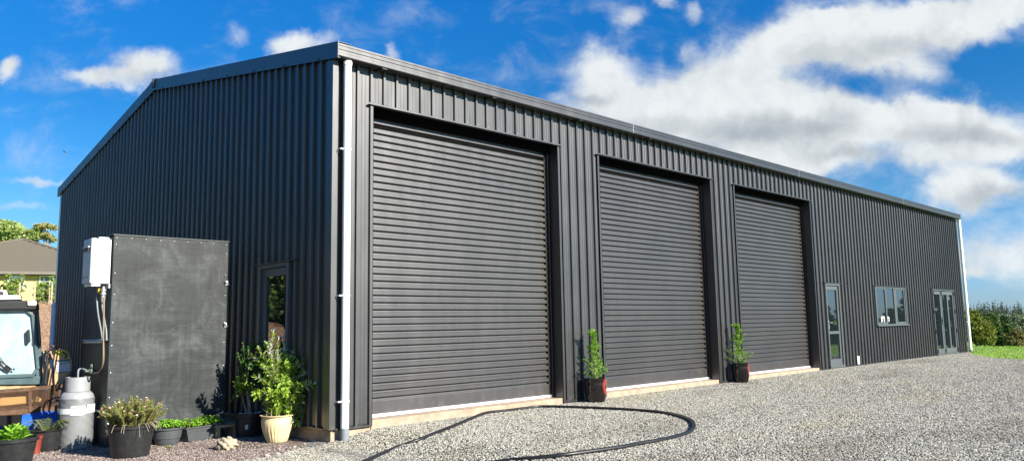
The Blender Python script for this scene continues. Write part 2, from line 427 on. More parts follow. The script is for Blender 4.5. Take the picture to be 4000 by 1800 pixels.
# gravel yard: polygon sheet following the ground, cut by its real edge
def inside(poly, x, y):
    c = False; n = len(poly)
    for i in range(n):
        x1, y1 = poly[i]; x2, y2 = poly[(i+1) % n]
        if (y1 > y) != (y2 > y) and x < (x2-x1)*(y-y1)/(y2-y1)+x1: c = not c
    return c
def poly_sheet(name, poly, mat, dz, cell=.5, amp=.006):
    import bmesh
    bm = bmesh.new()
    bm.faces.new([bm.verts.new((x, y, 0)) for x, y in poly])
    xs = [p[0] for p in poly]; ys = [p[1] for p in poly]
    for ax, lo_, hi_ in ((0, min(xs), max(xs)), (1, min(ys), max(ys))):
        k = lo_+cell
        while k < hi_:
            co_ = (k, 0, 0) if ax == 0 else (0, k, 0); no = (1, 0, 0) if ax == 0 else (0, 1, 0)
            bmesh.ops.bisect_plane(bm, geom=bm.verts[:]+bm.edges[:]+bm.faces[:], plane_co=co_, plane_no=no); k += cell
    bmesh.ops.triangulate(bm, faces=bm.faces[:])
    for v in bm.verts:
        v.co.z = float(gz(v.co.x, v.co.y))+dz+amp*math.sin(v.co.x*1.7)*math.sin(v.co.y*2.1+v.co.x*.7)
    me = bpy.data.meshes.new(name); bm.to_mesh(me); bm.free(); me.materials.append(mat)
    me.polygons.foreach_set('use_smooth', [True]*len(me.polygons))
    o = bpy.data.objects.new(name, me); COL.objects.link(o); return tag(o, kind='structure')
def edge_pts(pxs, z): return [tuple(onZ(u, v, z)[:2]) for u, v in pxs]
GR = [(-.02, .02), (24.4, .02)] + edge_pts([(3800,1388),(3835,1393),(3870,1398),(3920,1403),(3960,1405),(4000,1407)], -.02) + [(18.3,-5.2),(15.5,-8.5),(12,-16),(2,-20),(-9,-18)] + [(-6,-5.2),(-3.4,-2.8)]
SCE = edge_pts([(700,1812),(900,1800),(1000,1786),(1090,1768),(1160,1745),(1230,1715),(1285,1690)], -.15)
GR += SCE
gravel = poly_sheet('gravel_yard', GR, M['gravel'], .0)
SCO = [(.6,.02)] + [(x+.35, y-.45) for x, y in SCE[::-1]] + [(-3.0,-3.3),(-5.6,-5.7),(-8.5,-18),(-30,-18),(-30,14),(0.02,14),(.02,.02)]
scoria = poly_sheet('scoria_bed', SCO, M['scoria'], -.008)
bank = grid('bark_bank', np.arange(-30, 15, 1.0), np.arange(13.5, 42.5, 1.0), M['bark'], .03)

# ------------------------------------------------------------------ SHED
X1l, X1r, X2l, X2r, X3l, X3r = .555, 3.987, 5.018, 8.446, 9.386, 12.827
HD = 3.965; LEN = 23.94; WID = 12.34; GT, GB = 4.601, 4.435; RZ = 5.721; ZT = 2.03
shed = empty('steel_shed', (0, 0, 0), 'long dark grey ribbed steel shed with three tall roller doors', 'shed')
PITCH_R, PH = .1975, .505
def rib_breaks(a, b, pitch=PITCH_R, ph=PH, h=.033):
    """profile (s, depth) between a and b: pans with raised ribs and two faint swages"""
    pts = []
    k = math.floor((a-ph)/pitch)-1
    while ph+k*pitch < b+pitch:
        s = ph+k*pitch
        pts += [(s, 0), (s+.0065, h), (s+.036, h), (s+.0425, 0)]+([(s+.0435, -.010), (s+.0505, -.010), (s+.0515, 0)] if k % 4 == 0 else [])+[(s+.086, 0), (s+.090, .0022), (s+.096, .0022), (s+.100, 0), (s+.138, 0), (s+.142, .0022), (s+.148, .0022), (s+.152, 0)]
        k += 1
    out = []
    def interp(x):
        for (s0, d0), (s1, d1) in zip(pts, pts[1:]):
            if s0 <= x <= s1: return d0+(d1-d0)*(x-s0)/max(1e-9, s1-s0)
        return 0
    out.append((a, interp(a))); out += [p for p in pts if a+1e-4 < p[0] < b-1e-4]; out.append((b, interp(b)))
    return out
fw = MB()
def front(x0, x1, z0, z1):
    pr = rib_breaks(x0, x1); fw.strip([(s, -d, z0) for s, d in pr], (0, 0, z1-z0))
WT = 4.52
for a, b in ((0, X1l), (X1r, X2l), (X2r, X3l), (X3r, 13.371), (14.171, 16.43), (18.66, 20.93), (22.96, LEN)): front(a, b, .008, WT)
for a, b in ((X1l, X1r), (X2l, X2r), (X3l, X3r)): front(a, b, HD, WT)
for a, b in ((13.371, 14.171), (16.43, 18.66), (20.93, 22.96)): front(a, b, ZT, WT)
front(16.43, 18.66, .008, .967)
fw.build('front_wall', M['steel'], shed)
def rake(y):
    yy = min(y, WID-y); return GT + (RZ-GT)*(yy+.175)/(WID/2+.175)
for zz_, step_ in ((2.55, 3), (.14, 3), (1.30, 4)):
    k = 1
    while PH+k*PITCH_R < LEN:
        xs_ = PH+k*PITCH_R+.062; k += step_
        if any(a-.05 < xs_ < b+.05 and zl < zz_ < zh for a, b, zl, zh in ((X1l, X1r, 0, HD), (X2l, X2r, 0, HD), (X3l, X3r, 0, HD), (13.3, 14.3, 0, ZT), (16.4, 18.7, .95, ZT), (20.9, 23, 0, ZT))): continue
        MB().ball((xs_, -.004, zz_), .009, 6, 4).build('screw', M['zinc'], shed)
gw = MB()
def gab(y0, y1, z0, z1=None):
    pr = rib_breaks(y0, y1, .1995, .04)
    if y0 < WID/2 < y1: pr.append((WID/2, 0)); pr.sort()
    n0 = len(gw.v); n = len(pr)
    vs = [(-d, s, z0) for s, d in pr]+[(-d, s, (z1 if z1 else rake(s)-.03)) for s, d in pr]
    gw.add(vs, [(i, i+1, n+i+1, n+i) for i in range(n-1)])
gab(0, .988, .008); gab(.988, 1.841, ZT); gab(1.841, WID, .008)
gw.build('gable_wall', M['steel'], shed)
MB().box((.01, WID-.02, 0), (LEN, WID, WT)).build('rear_wall', M['steel'], shed)
e = MB(); n = 2
e.add([(LEN, 0, 0), (LEN, WID, 0), (LEN, WID, GT), (LEN, WID/2, RZ-.03), (LEN, 0, GT)], [(0, 1, 2, 3, 4)])
e.build('end_wall', M['steel'], shed)
# roof sheets
rf = MB()
for s in (0, 1):
    k = -.03
    prof = [];
    x = -.03
    while x < LEN+.03:
        prof += [(x, 0), (x+.02, .028), (x+.05, .028), (x+.07, 0)]; x += .2
    y0, y1 = (-.12, WID/2) if s == 0 else (WID/2, WID+.12)
    n = len(prof)
    vs = [(px, y0, rake(y0)-.035+d) for px, d in prof]+[(px, y1, rake(y1)-.035+d) for px, d in prof]
    rf.add(vs, [(i, i+1, n+i+1, n+i) for i in range(n-1)])
roof = rf.build('roof', M['roof'], shed)
rc = MB()
rc.add([(-.06, WID/2-.2, rake(WID/2-.2)+.012), (-.06, WID/2, RZ+.02), (-.06, WID/2+.2, rake(WID/2-.2)+.012), (LEN+.05, WID/2-.2, rake(WID/2-.2)+.012), (LEN+.05, WID/2, RZ+.02), (LEN+.05, WID/2+.2, rake(WID/2-.2)+.012)], [(0, 1, 4, 3), (1, 2, 5, 4)])
rc.build('ridge_cap', M['roof'], roof)
# barge flashings
for s in (0, 1):
    ya, yb = (-.178, WID/2) if s == 0 else (WID/2, WID+.178)
    za, zb = (GT+.012, RZ+.005) if s == 0 else (RZ+.005, GT+.012)
    bd = .195
    b_ = MB()
    b_.prism([(-.055, ya, za), (-.055, yb, zb), (-.055, yb, zb-bd), (-.055, ya, za-bd)], (.008, 0, 0))
    b_.prism([(-.055, ya, za-bd), (-.055, yb, zb-bd), (-.02, yb, zb-bd+.006), (-.02, ya, za-bd+.006)], (0, 0, -.006))
    b_.prism([(-.055, ya, za), (-.055, yb, zb), (.13, yb, zb), (.13, ya, za)], (0, 0, .004))
    bo = b_.build('barge_flashing', M['steel'], shed)
    # screws along the lower lip
    for k in range(7):
        yy = ya+(yb-ya)*(k+.5)/7; zz = za+(zb-za)*(k+.5)/7-bd
        MB().ball((-.060, yy, zz+.012), .011, 6, 4).build('screw', M['black'], bo)
pc = MB().lathe([(.03, -.12), (.03, .03), (.018, .045)], (-.062, WID/2, RZ-.03), 8); pc.build('ridge_end_cap', M['steel'], roof)
# gutter
gp = [(-.150,4.585),(-.150,4.601),(-.166,4.603),(-.177,4.598),(-.177,4.574),(-.169,4.569),(-.169,4.551),(-.177,4.546),(-.177,4.527),(-.168,4.521),(-.168,4.490),(-.177,4.484),(-.177,4.448),(-.168,4.437),(-.03,4.437),(-.03,4.57)]
def gutter(y_sign, y_off, name='gutter'):
    g = MB()
    pr = [(-.048, y_off+y_sign*y, z) for y, z in gp]
    g.strip(pr, (LEN+.10, 0, 0))
    n = len(gp)
    for xx, fl in ((-.049, 0), (LEN+.053, 1)):
        vs = [(xx, y_off+y_sign*y, z) for y, z in gp]
        g.add(vs, [tuple(range(n))])
    return autosmooth(g.build(name, M['steel'], shed), 25)
g1 = gutter(1, 0); g2 = gutter(-1, WID)
for u in (2470, 3116, 3512):
    xx = float(onY(u, 400 if u < 2600 else 600, -.177)[0])
    j = MB(); j.strip([(xx, y-.0025 if y < -.1 else y, z-(.0025 if y > -.1 else 0)) for y, z in gp[1:14]], (.012, 0, 0)); j.build('joiner', M['zinc'], g1)
# eave soffit edge between wall and gutter: roof underside strap brackets
for k in range(13):
    xx = .6+k*1.9
    MB().box((xx, -.165, 4.425), (xx+.07, -.01, 4.431)).build('gutter_strap', M['steel'], g1)
# corner and bottom flashings
c = MB()
c.strip([(.042, -.002, .0), (.042, -.032, .0), (-.032, -.032, .0), (-.032, .10, .0), (-.002, .10, 0)], (0, 0, 4.43))
c.build('corner_flashing', M['steel'], shed)
c = MB(); c.strip([(LEN-.05, -.002, .0), (LEN-.05, -.032, .0), (LEN+.03, -.032, .0), (LEN+.03, .10, .0)], (0, 0, 4.43)); c.build('corner_flashing', M['steel'], shed)
c = MB(); c.strip([(-.002, WID-.1, 0), (-.032, WID-.10, .0), (-.032, WID+.03, .0), (.05, WID+.03, .0)], (0, 0, 4.43)); c.build('corner_flashing', M['zinc'], shed)
for a, b in ((0.045, X1l), (X1r, X2l), (X2r, X3l), (X3r, 13.371), (14.20, 20.9), (23.0, LEN)):
    MB().strip([(a, -.002, .026), (a, -.036, .006), (a, -.036, -.008), (a, .02, -.010)], (b-a, 0, 0)).build('base_flashing', M['steel'], shed)
for a, b in ((.1, .95), (1.88, WID)):
    MB().strip([(-.002, a, .026), (-.036, a, .006), (-.036, a, -.008), (.02, a, -.010)], (0, b-a, 0)).build('base_flashing', M['steel'], shed)
fd = MB(); fd.box((.012, .012, -.6), (LEN-.01, WID-.01, -.012)); 
for a, b in ((X1l+.002, X1r-.002), (X2l+.002, X2r-.002), (X3l+.002, X3r-.002)):
    fd.box((a, -.012, -.55), (b, .40, .055))
for a, b in ((13.375, 14.168), (20.94, 22.95)): fd.box((a, -.02, -.55), (b, .3, .018))
fd.build('concrete_foundation', M['concrete'], shed, bevel=.006)
# screws on ribs above doors (galvanised heads)
def screw_line(parent, z, xa, xb, skip=1):
    k = math.ceil((xa-PH-.09)/PITCH_R)
    while PH+k*PITCH_R+.09 < xb:
        MB().ball((PH+k*PITCH_R+.062, -.006, z), .010, 6, 4).build('screw', M['zinc'], parent); k += skip
# roller doors
DZ0 = .062
for (a, b) in ((X1l, X1r), (X2l, X2r), (X3l, X3r)):
    cur = []
    z = DZ0+.205; y = .19
    cur += [(y, DZ0+.035), (y, z-.012)]
    zz = z
    while zz < 3.76:
        # groove (dark, receding) then bevel up to the next slat face
        cur += [(y+.004, zz-.005), (y+.036, zz-.002), (y+.038, zz+.021), (y+.009, zz+.029), (y, zz+.036), (y, zz+.0915-.008)]
        zz += .0915
    # rolls back over the drum
    for k in range(1, 9):
        a_ = k*R(11); cur.append((y+.26*(1-math.cos(a_)), zz-.01+.26*math.sin(a_)))
    pr = [(a-.05, yy, z_) for yy, z_ in cur]
    rd = MB().strip(pr, (b-.085-(a-.05), 0, 0)).build('roller_door', M['curtain'], shed)
    n_rib = 0
    r = MB()
    rr = rd
    MB().box((a-.03, .172, DZ0), (b-.09, .215, DZ0+.038)).build('bottom_rail', M['seal'], rr)
    MB().box((a-.03, .175, DZ0-.010), (b-.09, .205, DZ0)).build('rubber_seal', M['rubber'], rr)
    MB().box((b-.09, .176, DZ0), (b-.012, .20, DZ0+.036)).build('bottom_rail', M['zinc'], rr)
    gd = MB().box((b-.083, .20, .056), (b-.006, .30, HD))
    gd.box((b-.040, .150, .056), (b-.006, .20, HD)); gd.box((b-.087, .1865, DZ0+.04), (b-.0832, .245, 3.80)); gd.build('guide', M['black'], rr)
    gd = MB().box((a-.09, .16, .056), (a-.004, .28, HD)); gd.build('guide', M['black'], rr)
    wl = MB(); k = DZ0+.205; poly = [(b-.05, .19, DZ0+.2)]
    while k < 3.85: poly += [(b-.05, .19, k), (b-.086, .19, k+.002), (b-.086, .19, k+.012), (b-.05, .19, k+.014)]; k += .0915
    poly += [(b-.046, .19, k), (b-.046, .19, DZ0+.2)]
    wl.prism(poly, (0, .009, 0)); wl.build('wind_lock', M['black'], rr)
    # drum, liners and black strips painting the shade under the head
    dr = MB(); dr.tube([(a, .52, 3.86), (b, .52, 3.86)], .20, 20); dr.build('drum', M['black'], rr)
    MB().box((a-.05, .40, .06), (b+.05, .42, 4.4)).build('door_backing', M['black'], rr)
    jl = MB()
    jl.box((b, -.034, .058), (b+.006, .40, HD)); jl.box((b, -.034, .0), (b+.052, -.030, HD)); jl.box((b+.048, -.034, .0), (b+.052, -.003, HD))
    jl.box((b, -.034, -.0), (b+.006, -.012, .058)); jl.build('jamb_flashing', M['steel'], shed); jl = MB()
    jl.box((a-.006, -.034, .058), (a, .40, HD)); jl.box((a-.045, -.034, .0), (a, -.030, HD)); jl.box((a-.006, -.034, 0), (a, -.012, .058))
    MB().box((a, .004, HD-.006), (b, .40, HD+.004)).build('lintel_lining', M['shade_black'], rr)  # lining coloured black to hold the shade of the head recess
    jl.build('jamb_flashing', M['steel'], shed)
    ls_ = MB(); ls_.box((a, .125, 3.872), (b-.006, .150, HD-.006)); ls_.box((a, .160, 3.775), (b-.088, .172, 3.800)); ls_.build('head_shade_strip', M['shade_black'], rr)  # added black strips, shade under the head made as shapes
    hf = MB(); hf.box((a-.085, -.058, HD-.004), (b+.085, -.055, HD+.020)); hf.box((a-.085, -.058, HD-.004), (b+.085, .0, HD-.001)); hfo = hf.build('head_flashing', M['steel'], shed)
    screw_line(hfo, HD+.055, a, b)
# windows and glazed doors on the long wall
def fr_rect(mb, x0, x1, z0, z1, w, y0, y1, wt=None, wb=None):
    wt = w if wt is None else wt; wb = w if wb is None else wb
    mb.box((x0, y0, z0), (x0+w, y1, z1)); mb.box((x1-w, y0, z0), (x1, y1, z1))
    mb.box((x0+w, y0, z1-wt), (x1-w, y1, z1)); mb.box((x0+w, y0, z0), (x1-w, y1, z0+wb))
def pane(x0, x1, z0, z1, y, parent):
    return MB().box((x0, y, z0), (x1, y+.006, z1)).build('pane', M['pane'], parent)
d = MB(); fr_rect(d, 13.371, 14.171, .02, ZT, .05, -.045, .04); 
d.box((13.43, -.012, .04), (13.475, .03, 1.975)); d.box((14.00+.035, -.012, .04), (14.115, .03, 1.975))
d.box((13.475, -.012, 1.875), (14.035, .03, 1.975)); d.box((13.475, -.012, .815), (14.035, .03, .88)); d.box((13.475, -.012, .04), (14.035, .03, .215))
d.box((13.371, -.055, .018), (14.171, -.046, .06))
pd = d.build('glazed_door', M['frame'], shed, bevel=.003)
pane(13.47, 14.04, .87, 1.88, .012, pd); pane(13.47, 14.04, .21, .82, .012, pd)
h = MB(); h.box((13.452, -.028, .93), (13.478, -.012, 1.14)); h.tube([(13.465, -.03, 1.085), (13.465, -.065, 1.085), (13.585, -.065, 1.085)], .009, 8); h.build('handle', M['zinc'], pd)
MB().box((13.30, -.062, ZT+.002), (14.27, -.003, ZT+.014)).build('head_flashing', M['steel'], shed)
d = MB(); fr_rect(d, 16.43, 18.66, .967, ZT, .05, -.036, .04, .04, .04)
d.box((17.80, -.016, 1.0), (17.90, .03, 1.99)); d.box((17.17, -.012, 1.0), (17.235, .03, 1.99))
fr_rect(d, 16.49, 17.20, 1.01, 1.985, .055, -.020, .02, .03, .05); fr_rect(d, 17.90, 18.60, 1.01, 1.985, .055, -.020, .02, .03, .05)
d.box((16.40, -.075, .955), (18.69, -.046, .985))
wd = d.build('window', M['frame'], shed, bevel=.003)
pane(16.53, 17.18, 1.05, 1.97, .0, wd); pane(17.225, 17.81, 1.0, 1.995, .002, wd); pane(17.94, 18.56, 1.05, 1.97, .0, wd)
st = MB(); y = -.003
st.box((16.80, y, 1.07), (16.86, y+.002, 1.215)); st.box((16.98, y, 1.07), (17.035, y+.002, 1.215)); st.box((16.86, y, 1.165), (16.98, y+.002, 1.215)); st.build('sticker', M['white'], wd)
st = MB(); y = -.0012
st.box((17.245, y, 1.065), (17.275, y+.002, 1.21)); st.box((17.275, y, 1.175), (17.34, y+.002, 1.21)); st.box((17.335, y, 1.075), (17.365, y+.002, 1.20)); st.build('sticker', M['white'], wd)
MB().box((16.34, -.068, ZT+.002), (18.75, -.003, ZT+.014)).build('head_flashing', M['steel'], shed)
d = MB(); fr_rect(d, 20.93, 22.96, .02, ZT, .04, -.05, .04, .035, .03)
for (a, b, l, r_) in ((20.985, 21.70, 21.045, 21.60), (21.73, 22.33, 21.80, 22.28), (22.335, 22.905, 22.39, 22.83)):
    d.box((a, -.03, .055), (l, .03, 1.975)); d.box((r_, -.03, .055), (b, .03, 1.975)); d.box((l, -.03, 1.875), (r_, .03, 1.975)); d.box((l, -.03, .055), (r_, .03, .20))
dd = d.build('glazed_door', M['frame'], shed, bevel=.003)
pane(21.04, 21.61, .195, 1.88, .012, dd); pane(21.79, 22.29, .195, 1.88, .012, dd); pane(22.38, 22.84, .195, 1.88, .012, dd)
for hx, hz in ((20.96, 1.335), (22.93, 1.335), (20.96, .733), (22.93, .733), (20.975, 1.91), (21.715, 1.91), (22.92, 1.91), (20.975, .13), (21.715, .13), (22.92, .13)):
    MB().box((hx-.025, -.062, hz-.06), (hx+.025, -.051, hz+.06)).build('hinge', M['black'], dd)
h = MB(); h.box((21.635, -.045, .93), (21.665, -.030, 1.16)); h.tube([(21.65, -.04, 1.08), (21.65, -.08, 1.08), (21.52, -.08, 1.08)], .010, 8); h.build('handle', M['black'], dd)
MB().box((20.82, -.068, ZT+.002), (23.06, -.003, ZT+.014)).build('head_flashing', M['steel'], shed)
# gable door
d = MB()
def gbx(y0, z0, y1, z1, xa, xb): d.box((xa, y0, z0), (xb, y1, z1))
for (y0, z0, y1, z1) in ((.988, .02, 1.05, ZT), (1.78, .02, 1.841, ZT), (1.05, 1.975, 1.78, ZT), (1.05, .02, 1.78, .05)): gbx(y0, z0, y1, z1, -.045, .04)
for (y0, z0, y1, z1) in ((1.052, .05, 1.11, 1.97), (1.66, .05, 1.778, 1.97), (1.11, 1.865, 1.66, 1.97), (1.11, .05, 1.66, .25)): gbx(y0, z0, y1, z1, -.015, .03)
gd_ = d.build('glazed_door', M['frame'], shed, bevel=.003)
MB().box((.010, 1.10, .24), (.016, 1.67, 1.87)).build('pane', M['pane'], gd_)
h = MB(); h.box((-.032, 1.065, .97), (-.015, 1.095, 1.17)); h.tube([(-.03, 1.08, 1.07), (-.07, 1.08, 1.07), (-.07, 1.20, 1.07)], .009, 8); h.build('handle', M['zinc'], gd_)
MB().box((-.066, .82, ZT+.002), (-.003, 1.91, ZT+.014)).build('head_flashing', M['steel'], shed)
# small white overflow
MB().box((14.93, -.05, .04), (15.045, -.030, .235)).build('overflow_cover', M['white'], shed)
# dark interior volume behind panes is solid steel; downpipes
def downpipe(x, y, ztop, zb, r=.05, brs=(), side=-1, collar=True):
    p = MB(); p.tube([(x, y, zb+.10), (x, y, ztop-.03)], r, 20)
    dp = autosmooth(p.build('downpipe', M['white'], shed))
    c = MB(); c.tube([(x, y, ztop-.06), (x, y, ztop-.012), (x, y, ztop)], [r*1.13, r*1.13, r*.9], 20); autosmooth(c.build('collar', M['white'], dp))
    c = MB(); c.tube([(x, y, zb-.12), (x, y, zb+.105)], r*1.04, 20); autosmooth(c.build('socket', M['greypvc'], dp))
    for z in brs:
        b = MB(); b.tube([(x, y, z-.013), (x, y, z+.013)], r*1.08, 20); b.box((x+side*.095, y-.002, z-.008), (x+side*.045, y+.002, z+.008)); b.box((x+side*.095, y-.002, z-.008), (x+side*.091, -.0, z+.008))
        autosmooth(b.build('bracket', M['white'], dp))
    return dp
downpipe(.134, -.095, GB+.002, -.09, .048, (.32, 1.55, 3.32))
downpipe(LEN+.09, -.095, GB+.002, -.02, .0505, (1.0, 3.0))
# seam band on the near pipe is a coupler
# ------------------------------------------------------------------ rear standpipe beside the far gable corner
sp = onX(206, 1290, -.3)
v = MB(); v.tube([(sp[0], sp[1], gz(sp[0], sp[1])-.05), (sp[0], sp[1], 1.78)], .052, 16); 
v.ball((sp[0], sp[1], 1.78), .058, 16, 8, (1, 1, 1.1))
vo_ = v.build('standpipe', M['white'], None, True); tag(vo_, 'white capped plastic standpipe beside the far gable corner of the shed', 'pipe')

# ------------------------------------------------------------------ plywood enclosure
BX0, BX1, BY0, BY1, BZ = -1.836, -.415, 1.95, 3.03, 2.34
box = empty('plywood_cupboard', (BX0, BY0, -.17), 'black stained plywood cupboard standing against the gable wall', 'cupboard')
MB().box((BX0, BY0, -.19), (BX1, BY0+.018, BZ)).build('front_panel', M['ply'], box)
MB().box((BX0, BY0+.019, -.19), (BX0+.018, BY1, BZ-.002)).build('side_panel', M['ply'], box)
for (xa, ya) in ((BX0+.02, BY0+.02), (BX0+.02, BY1-.07), (BX1-.05, BY0+.02), (-1.15, BY0+.02)):
    MB().box((xa, ya, -.19), (xa+.045, ya+.045, BZ-.02)).build('stud', M['black'], box)
MB().box((BX0, BY0+.019, BZ-.018), (BX1, BY1, BZ-.002)).build('lid', M['black'], box)
MB().box((BX0-.012, BY0-.012, BZ), (BX1+.006, BY1+.01, BZ+.009)).build('top_flashing', M['frame'], box)
for i in range(9):
    MB().ball((BX0+.03+i*.170, BY0-.001, BZ-.035-.004*math.sin(i*5)), .006, 6, 4).build('screw', M['zinc'], box)
for i in range(8):
    MB().ball((BX0+.025, BY0-.001, .1+i*.30+.03*math.sin(i*3)), .006, 6, 4).build('screw', M['zinc'], box)
    MB().ball((BX1-.03, BY0-.001, .1+i*.30+.03*math.sin(i*4+1)), .006, 6, 4).build('screw', M['zinc'], box)
for (u, v_) in ((883, 1105), (883, 1268)):
    p_ = onY(u, v_, BY0-.01)
    q = MB()
    q.box((BX1-.035, BY0-.02, p_[2]-.03), (BX1-.005, BY0-.003, p_[2]+.03)); q.tube([(BX1-.045, BY0-.03, p_[2]+.02), (BX1-.015, BY0-.03, p_[2]-.012), (BX1+.012, BY0-.02, p_[2]-.018)], .007, 6)
    q.build('latch', M['zinc'], box)
def text_mesh(s, size, mat, parent, org, ax, az, name='lettering', th=.0015, center=False):
    """flat lettering in the plane spanned by unit vectors ax, az"""
    cu_ = bpy.data.curves.new(name, 'FONT'); cu_.body = s; cu_.size = size; cu_.fill_mode = 'FRONT'
    if center: cu_.align_x = 'CENTER'
    to = bpy.data.objects.new(name, cu_); COL.objects.link(to)
    bpy.context.view_layer.update()
    me = bpy.data.meshes.new_from_object(to.evaluated_get(bpy.context.evaluated_depsgraph_get()))
    bpy.data.objects.remove(to); bpy.data.curves.remove(cu_)
    org, ax, az = map(np.array, (org, ax, az)); nrm = np.cross(ax, az)
    V = [org+ax*v.co.x+az*v.co.y+nrm*th for v in me.vertices]; F = [tuple(p.vertices) for p in me.polygons]
    bpy.data.meshes.remove(me)
    return np_obj(name, V, F, mat, parent)
M['chalk'] = simple('dark_marking', (.010, .011, .012), .6)
p_ = onY(572, 1197, BY0)
text_mesh('Y D Z A', .092, M['chalk'], box, (p_[0], BY0-.002, p_[2]), (1, 0, 0), (0, 0, 1))

# ------------------------------------------------------------------ water heater on the cupboard side
HX0, HX1, HY0, HY1, HZ0, HZ1 = BX0-.197, BX0-.018, 1.975, 2.29, 1.748, 2.285
M['enamel'] = simple('white_enamel', (.76, .77, .74), .3, var=.02)
M['enamel_shade'] = simple('enamel_front_shaded', (.50, .53, .56), .32, var=.05)  # darker copy of the white enamel, shade on the front put into colour
wh = empty('gas_water_heater', (HX1, 2.1, HZ0), 'white wall hung gas water heater on the side of the black cupboard', 'water heater')
MB().box((HX0, HY0, HZ0), (HX1, HY1, HZ1)).build('casing', M['enamel'], wh, bevel=.012)
fc = MB().box((HX0-.045, HY0-.004, HZ0+.002), (HX0-.002, HY1+.004, HZ1+.006)).build('front_cover', M['enamel_shade'], wh, bevel=.014)
MB().box((HX0-.030, HY0-.007, HZ0+.004), (HX0+.006, HY0-.0045, HZ1+.004)).build('cover_edge', M['enamel'], wh)
vn = MB().box((HX0-.062, HY0+.05, HZ1-.145), (HX0-.046, HY1-.05, HZ1-.105)); vn.build('exhaust_vent', M['black'], fc)
MB().box((HX0-.068, HY0+.04, HZ1-.103), (HX0-.046, HY1-.04, HZ1-.092)).build('vent_hood', M['enamel'], fc)
for k in range(3): MB().box((HX0-.048, HY0+.07+k*.1, HZ0+.075), (HX0-.0455, HY0+.13+k*.1, HZ0+.085)).build('louvre', M['black'], fc)
MB().box((HX1-.005, HY0+.02, HZ0-.05), (HX1+.013, HY0+.12, HZ0)).build('bracket', M['zinc'], wh)
MB().box((HX1-.12, HY0+.08, HZ1-.004), (BX0+.0, HY0+.3, HZ1+.03)).build('bracket', M['zinc'], wh)
MB().box((HX0-.02, HY0+.02, HZ0-.03), (HX1-.1, HY0+.30, HZ0-.002)).build('drip_tray', M['zinc'], wh)
# pipework
XP = BX0-.07
f_ = MB(); a = onX(405, 1118, XP)
for zz, rr_ in ((0, .016), (-.03, .03), (-.06, .024), (-.075, .032), (-.10, .02), (-.12, .027), (-.15, .024), (-.17, .016)):
    f_.tube([(a[0], a[1], a[2]+zz), (a[0], a[1], a[2]+zz-.028)], rr_, 12)
f_.build('brass_fitting', M['zinc'], wh)
M['yellow'] = simple('yellow_plastic', (.75, .52, .03), .45)
b_ = onX(389, 1135, XP-.02); MB().box((b_[0]-.02, b_[1]-.02, b_[2]-.032), (b_[0]+.02, b_[1]+.02, b_[2]+.032)).build('gas_valve', M['yellow'], wh, bevel=.006)
M['hosebeige'] = simple('beige_hose', (.20, .14, .085), .5)
def pathX(pts, x): return [onX(u, v_, x) for u, v_ in pts]
def smooth_path(P, n=6):
    P = [np.array(p, float) for p in P]; out = []
    for i in range(len(P)-1):
        p0 = P[max(i-1, 0)]; p1 = P[i]; p2 = P[i+1]; p3 = P[min(i+2, len(P)-1)]
        for k in range(n):
            s = k/n; out.append(.5*((2*p1)+(-p0+p2)*s+(2*p0-5*p1+4*p2-p3)*s*s+(-p0+3*p1-3*p2+p3)*s**3))
    out.append(P[-1]); return out
MB().tube(smooth_path(pathX([(406,1160),(405,1250),(404,1330),(404,1400),(398,1432),(384,1453),(366,1457)], XP-.02)), .0115, 10).build('gas_hose', M['hosebeige'], wh, True)
MB().tube(smooth_path(pathX([(378,1130),(379,1180),(384,1230),(395,1290),(401,1330)], XP)), .010, 10).build('conduit', M['greypvc'], wh, True)
MB().tube(smooth_path(pathX([(398,1160),(400,1200),(408,1250),(415,1290),(416,1330)], XP)), .010, 10).build('conduit', M['greypvc'], wh, True)
MB().tube(pathX([(326,1330),(418,1328)], XP+.03), .017, 10).build('conduit', M['greypvc'], wh, True)
MB().tube(pathX([(326,1336),(400,1335)], XP+.03), .012, 10).build('conduit', M['enamel'], wh, True)
MB().tube(smooth_path(pathX([(326,1332),(319,1350),(316,1420),(313,1490)], XP)), .006, 8).build('cable', M['black'], wh, True)
M['reg'] = simple('regulator_green', (.09, .13, .11), .5)
b_ = onX(357, 1448, XP)
rg = MB(); rg.ball(b_, .06, 14, 8, (.6, .75, .75)); rg.tube([b_+np.array([-.0, -.02, .03]), b_+np.array([-.0, -.02, .085])], .022, 10); rg.tube([b_+np.array([-.07, 0, 0]), b_+np.array([.06, 0, 0])], .018, 8)
rg.build('gas_regulator', M['reg'], wh, True)

# ------------------------------------------------------------------ gas cylinder
cb = onZ(291, 1752, -.17); vdir = np.array([CAM[0]-cb[0], CAM[1]-cb[1], 0.0]); vdir /= np.linalg.norm(vdir)
sclc = np.dot(cb-CAM, _F)/FPX
rC = 62*sclc; cc_ = cb - vdir*rC*.9; gzc = float(gz(cc_[0], cc_[1])); H = 274*sclc
cyl = empty('gas_cylinder', (cc_[0], cc_[1], gzc), 'grey gas bottle in a black mesh sleeve with a taped paper tag', 'gas cylinder')
M['silver'] = simple('silver_paint', (.30, .32, .33), .45, .1, var=.08)
c0 = (cc_[0], cc_[1], gzc)
autosmooth(MB().lathe([(rC*.93, 0), (rC*.95, .02), (rC, .05), (rC, H*.66), (rC*.985, H*.70), (rC*.93, H*.745), (rC*.78, H*.785), (rC*.55, H*.80), (.001, H*.81)], c0, 40).build('body', M['silver'], cyl))
co_ = MB()
n = 32; rs = rC*.72
ang0 = math.atan2(vdir[1], vdir[0])
vs = []; fs = []
for k in range(n+1):
    a = ang0-R(140)+R(290)*k/n
    for rr_, zz in ((rs, H*.795), (rs, H), (rs-.008, H), (rs-.008, H*.795)):
        vs.append((c0[0]+rr_*math.cos(a), c0[1]+rr_*math.sin(a), gzc+zz))
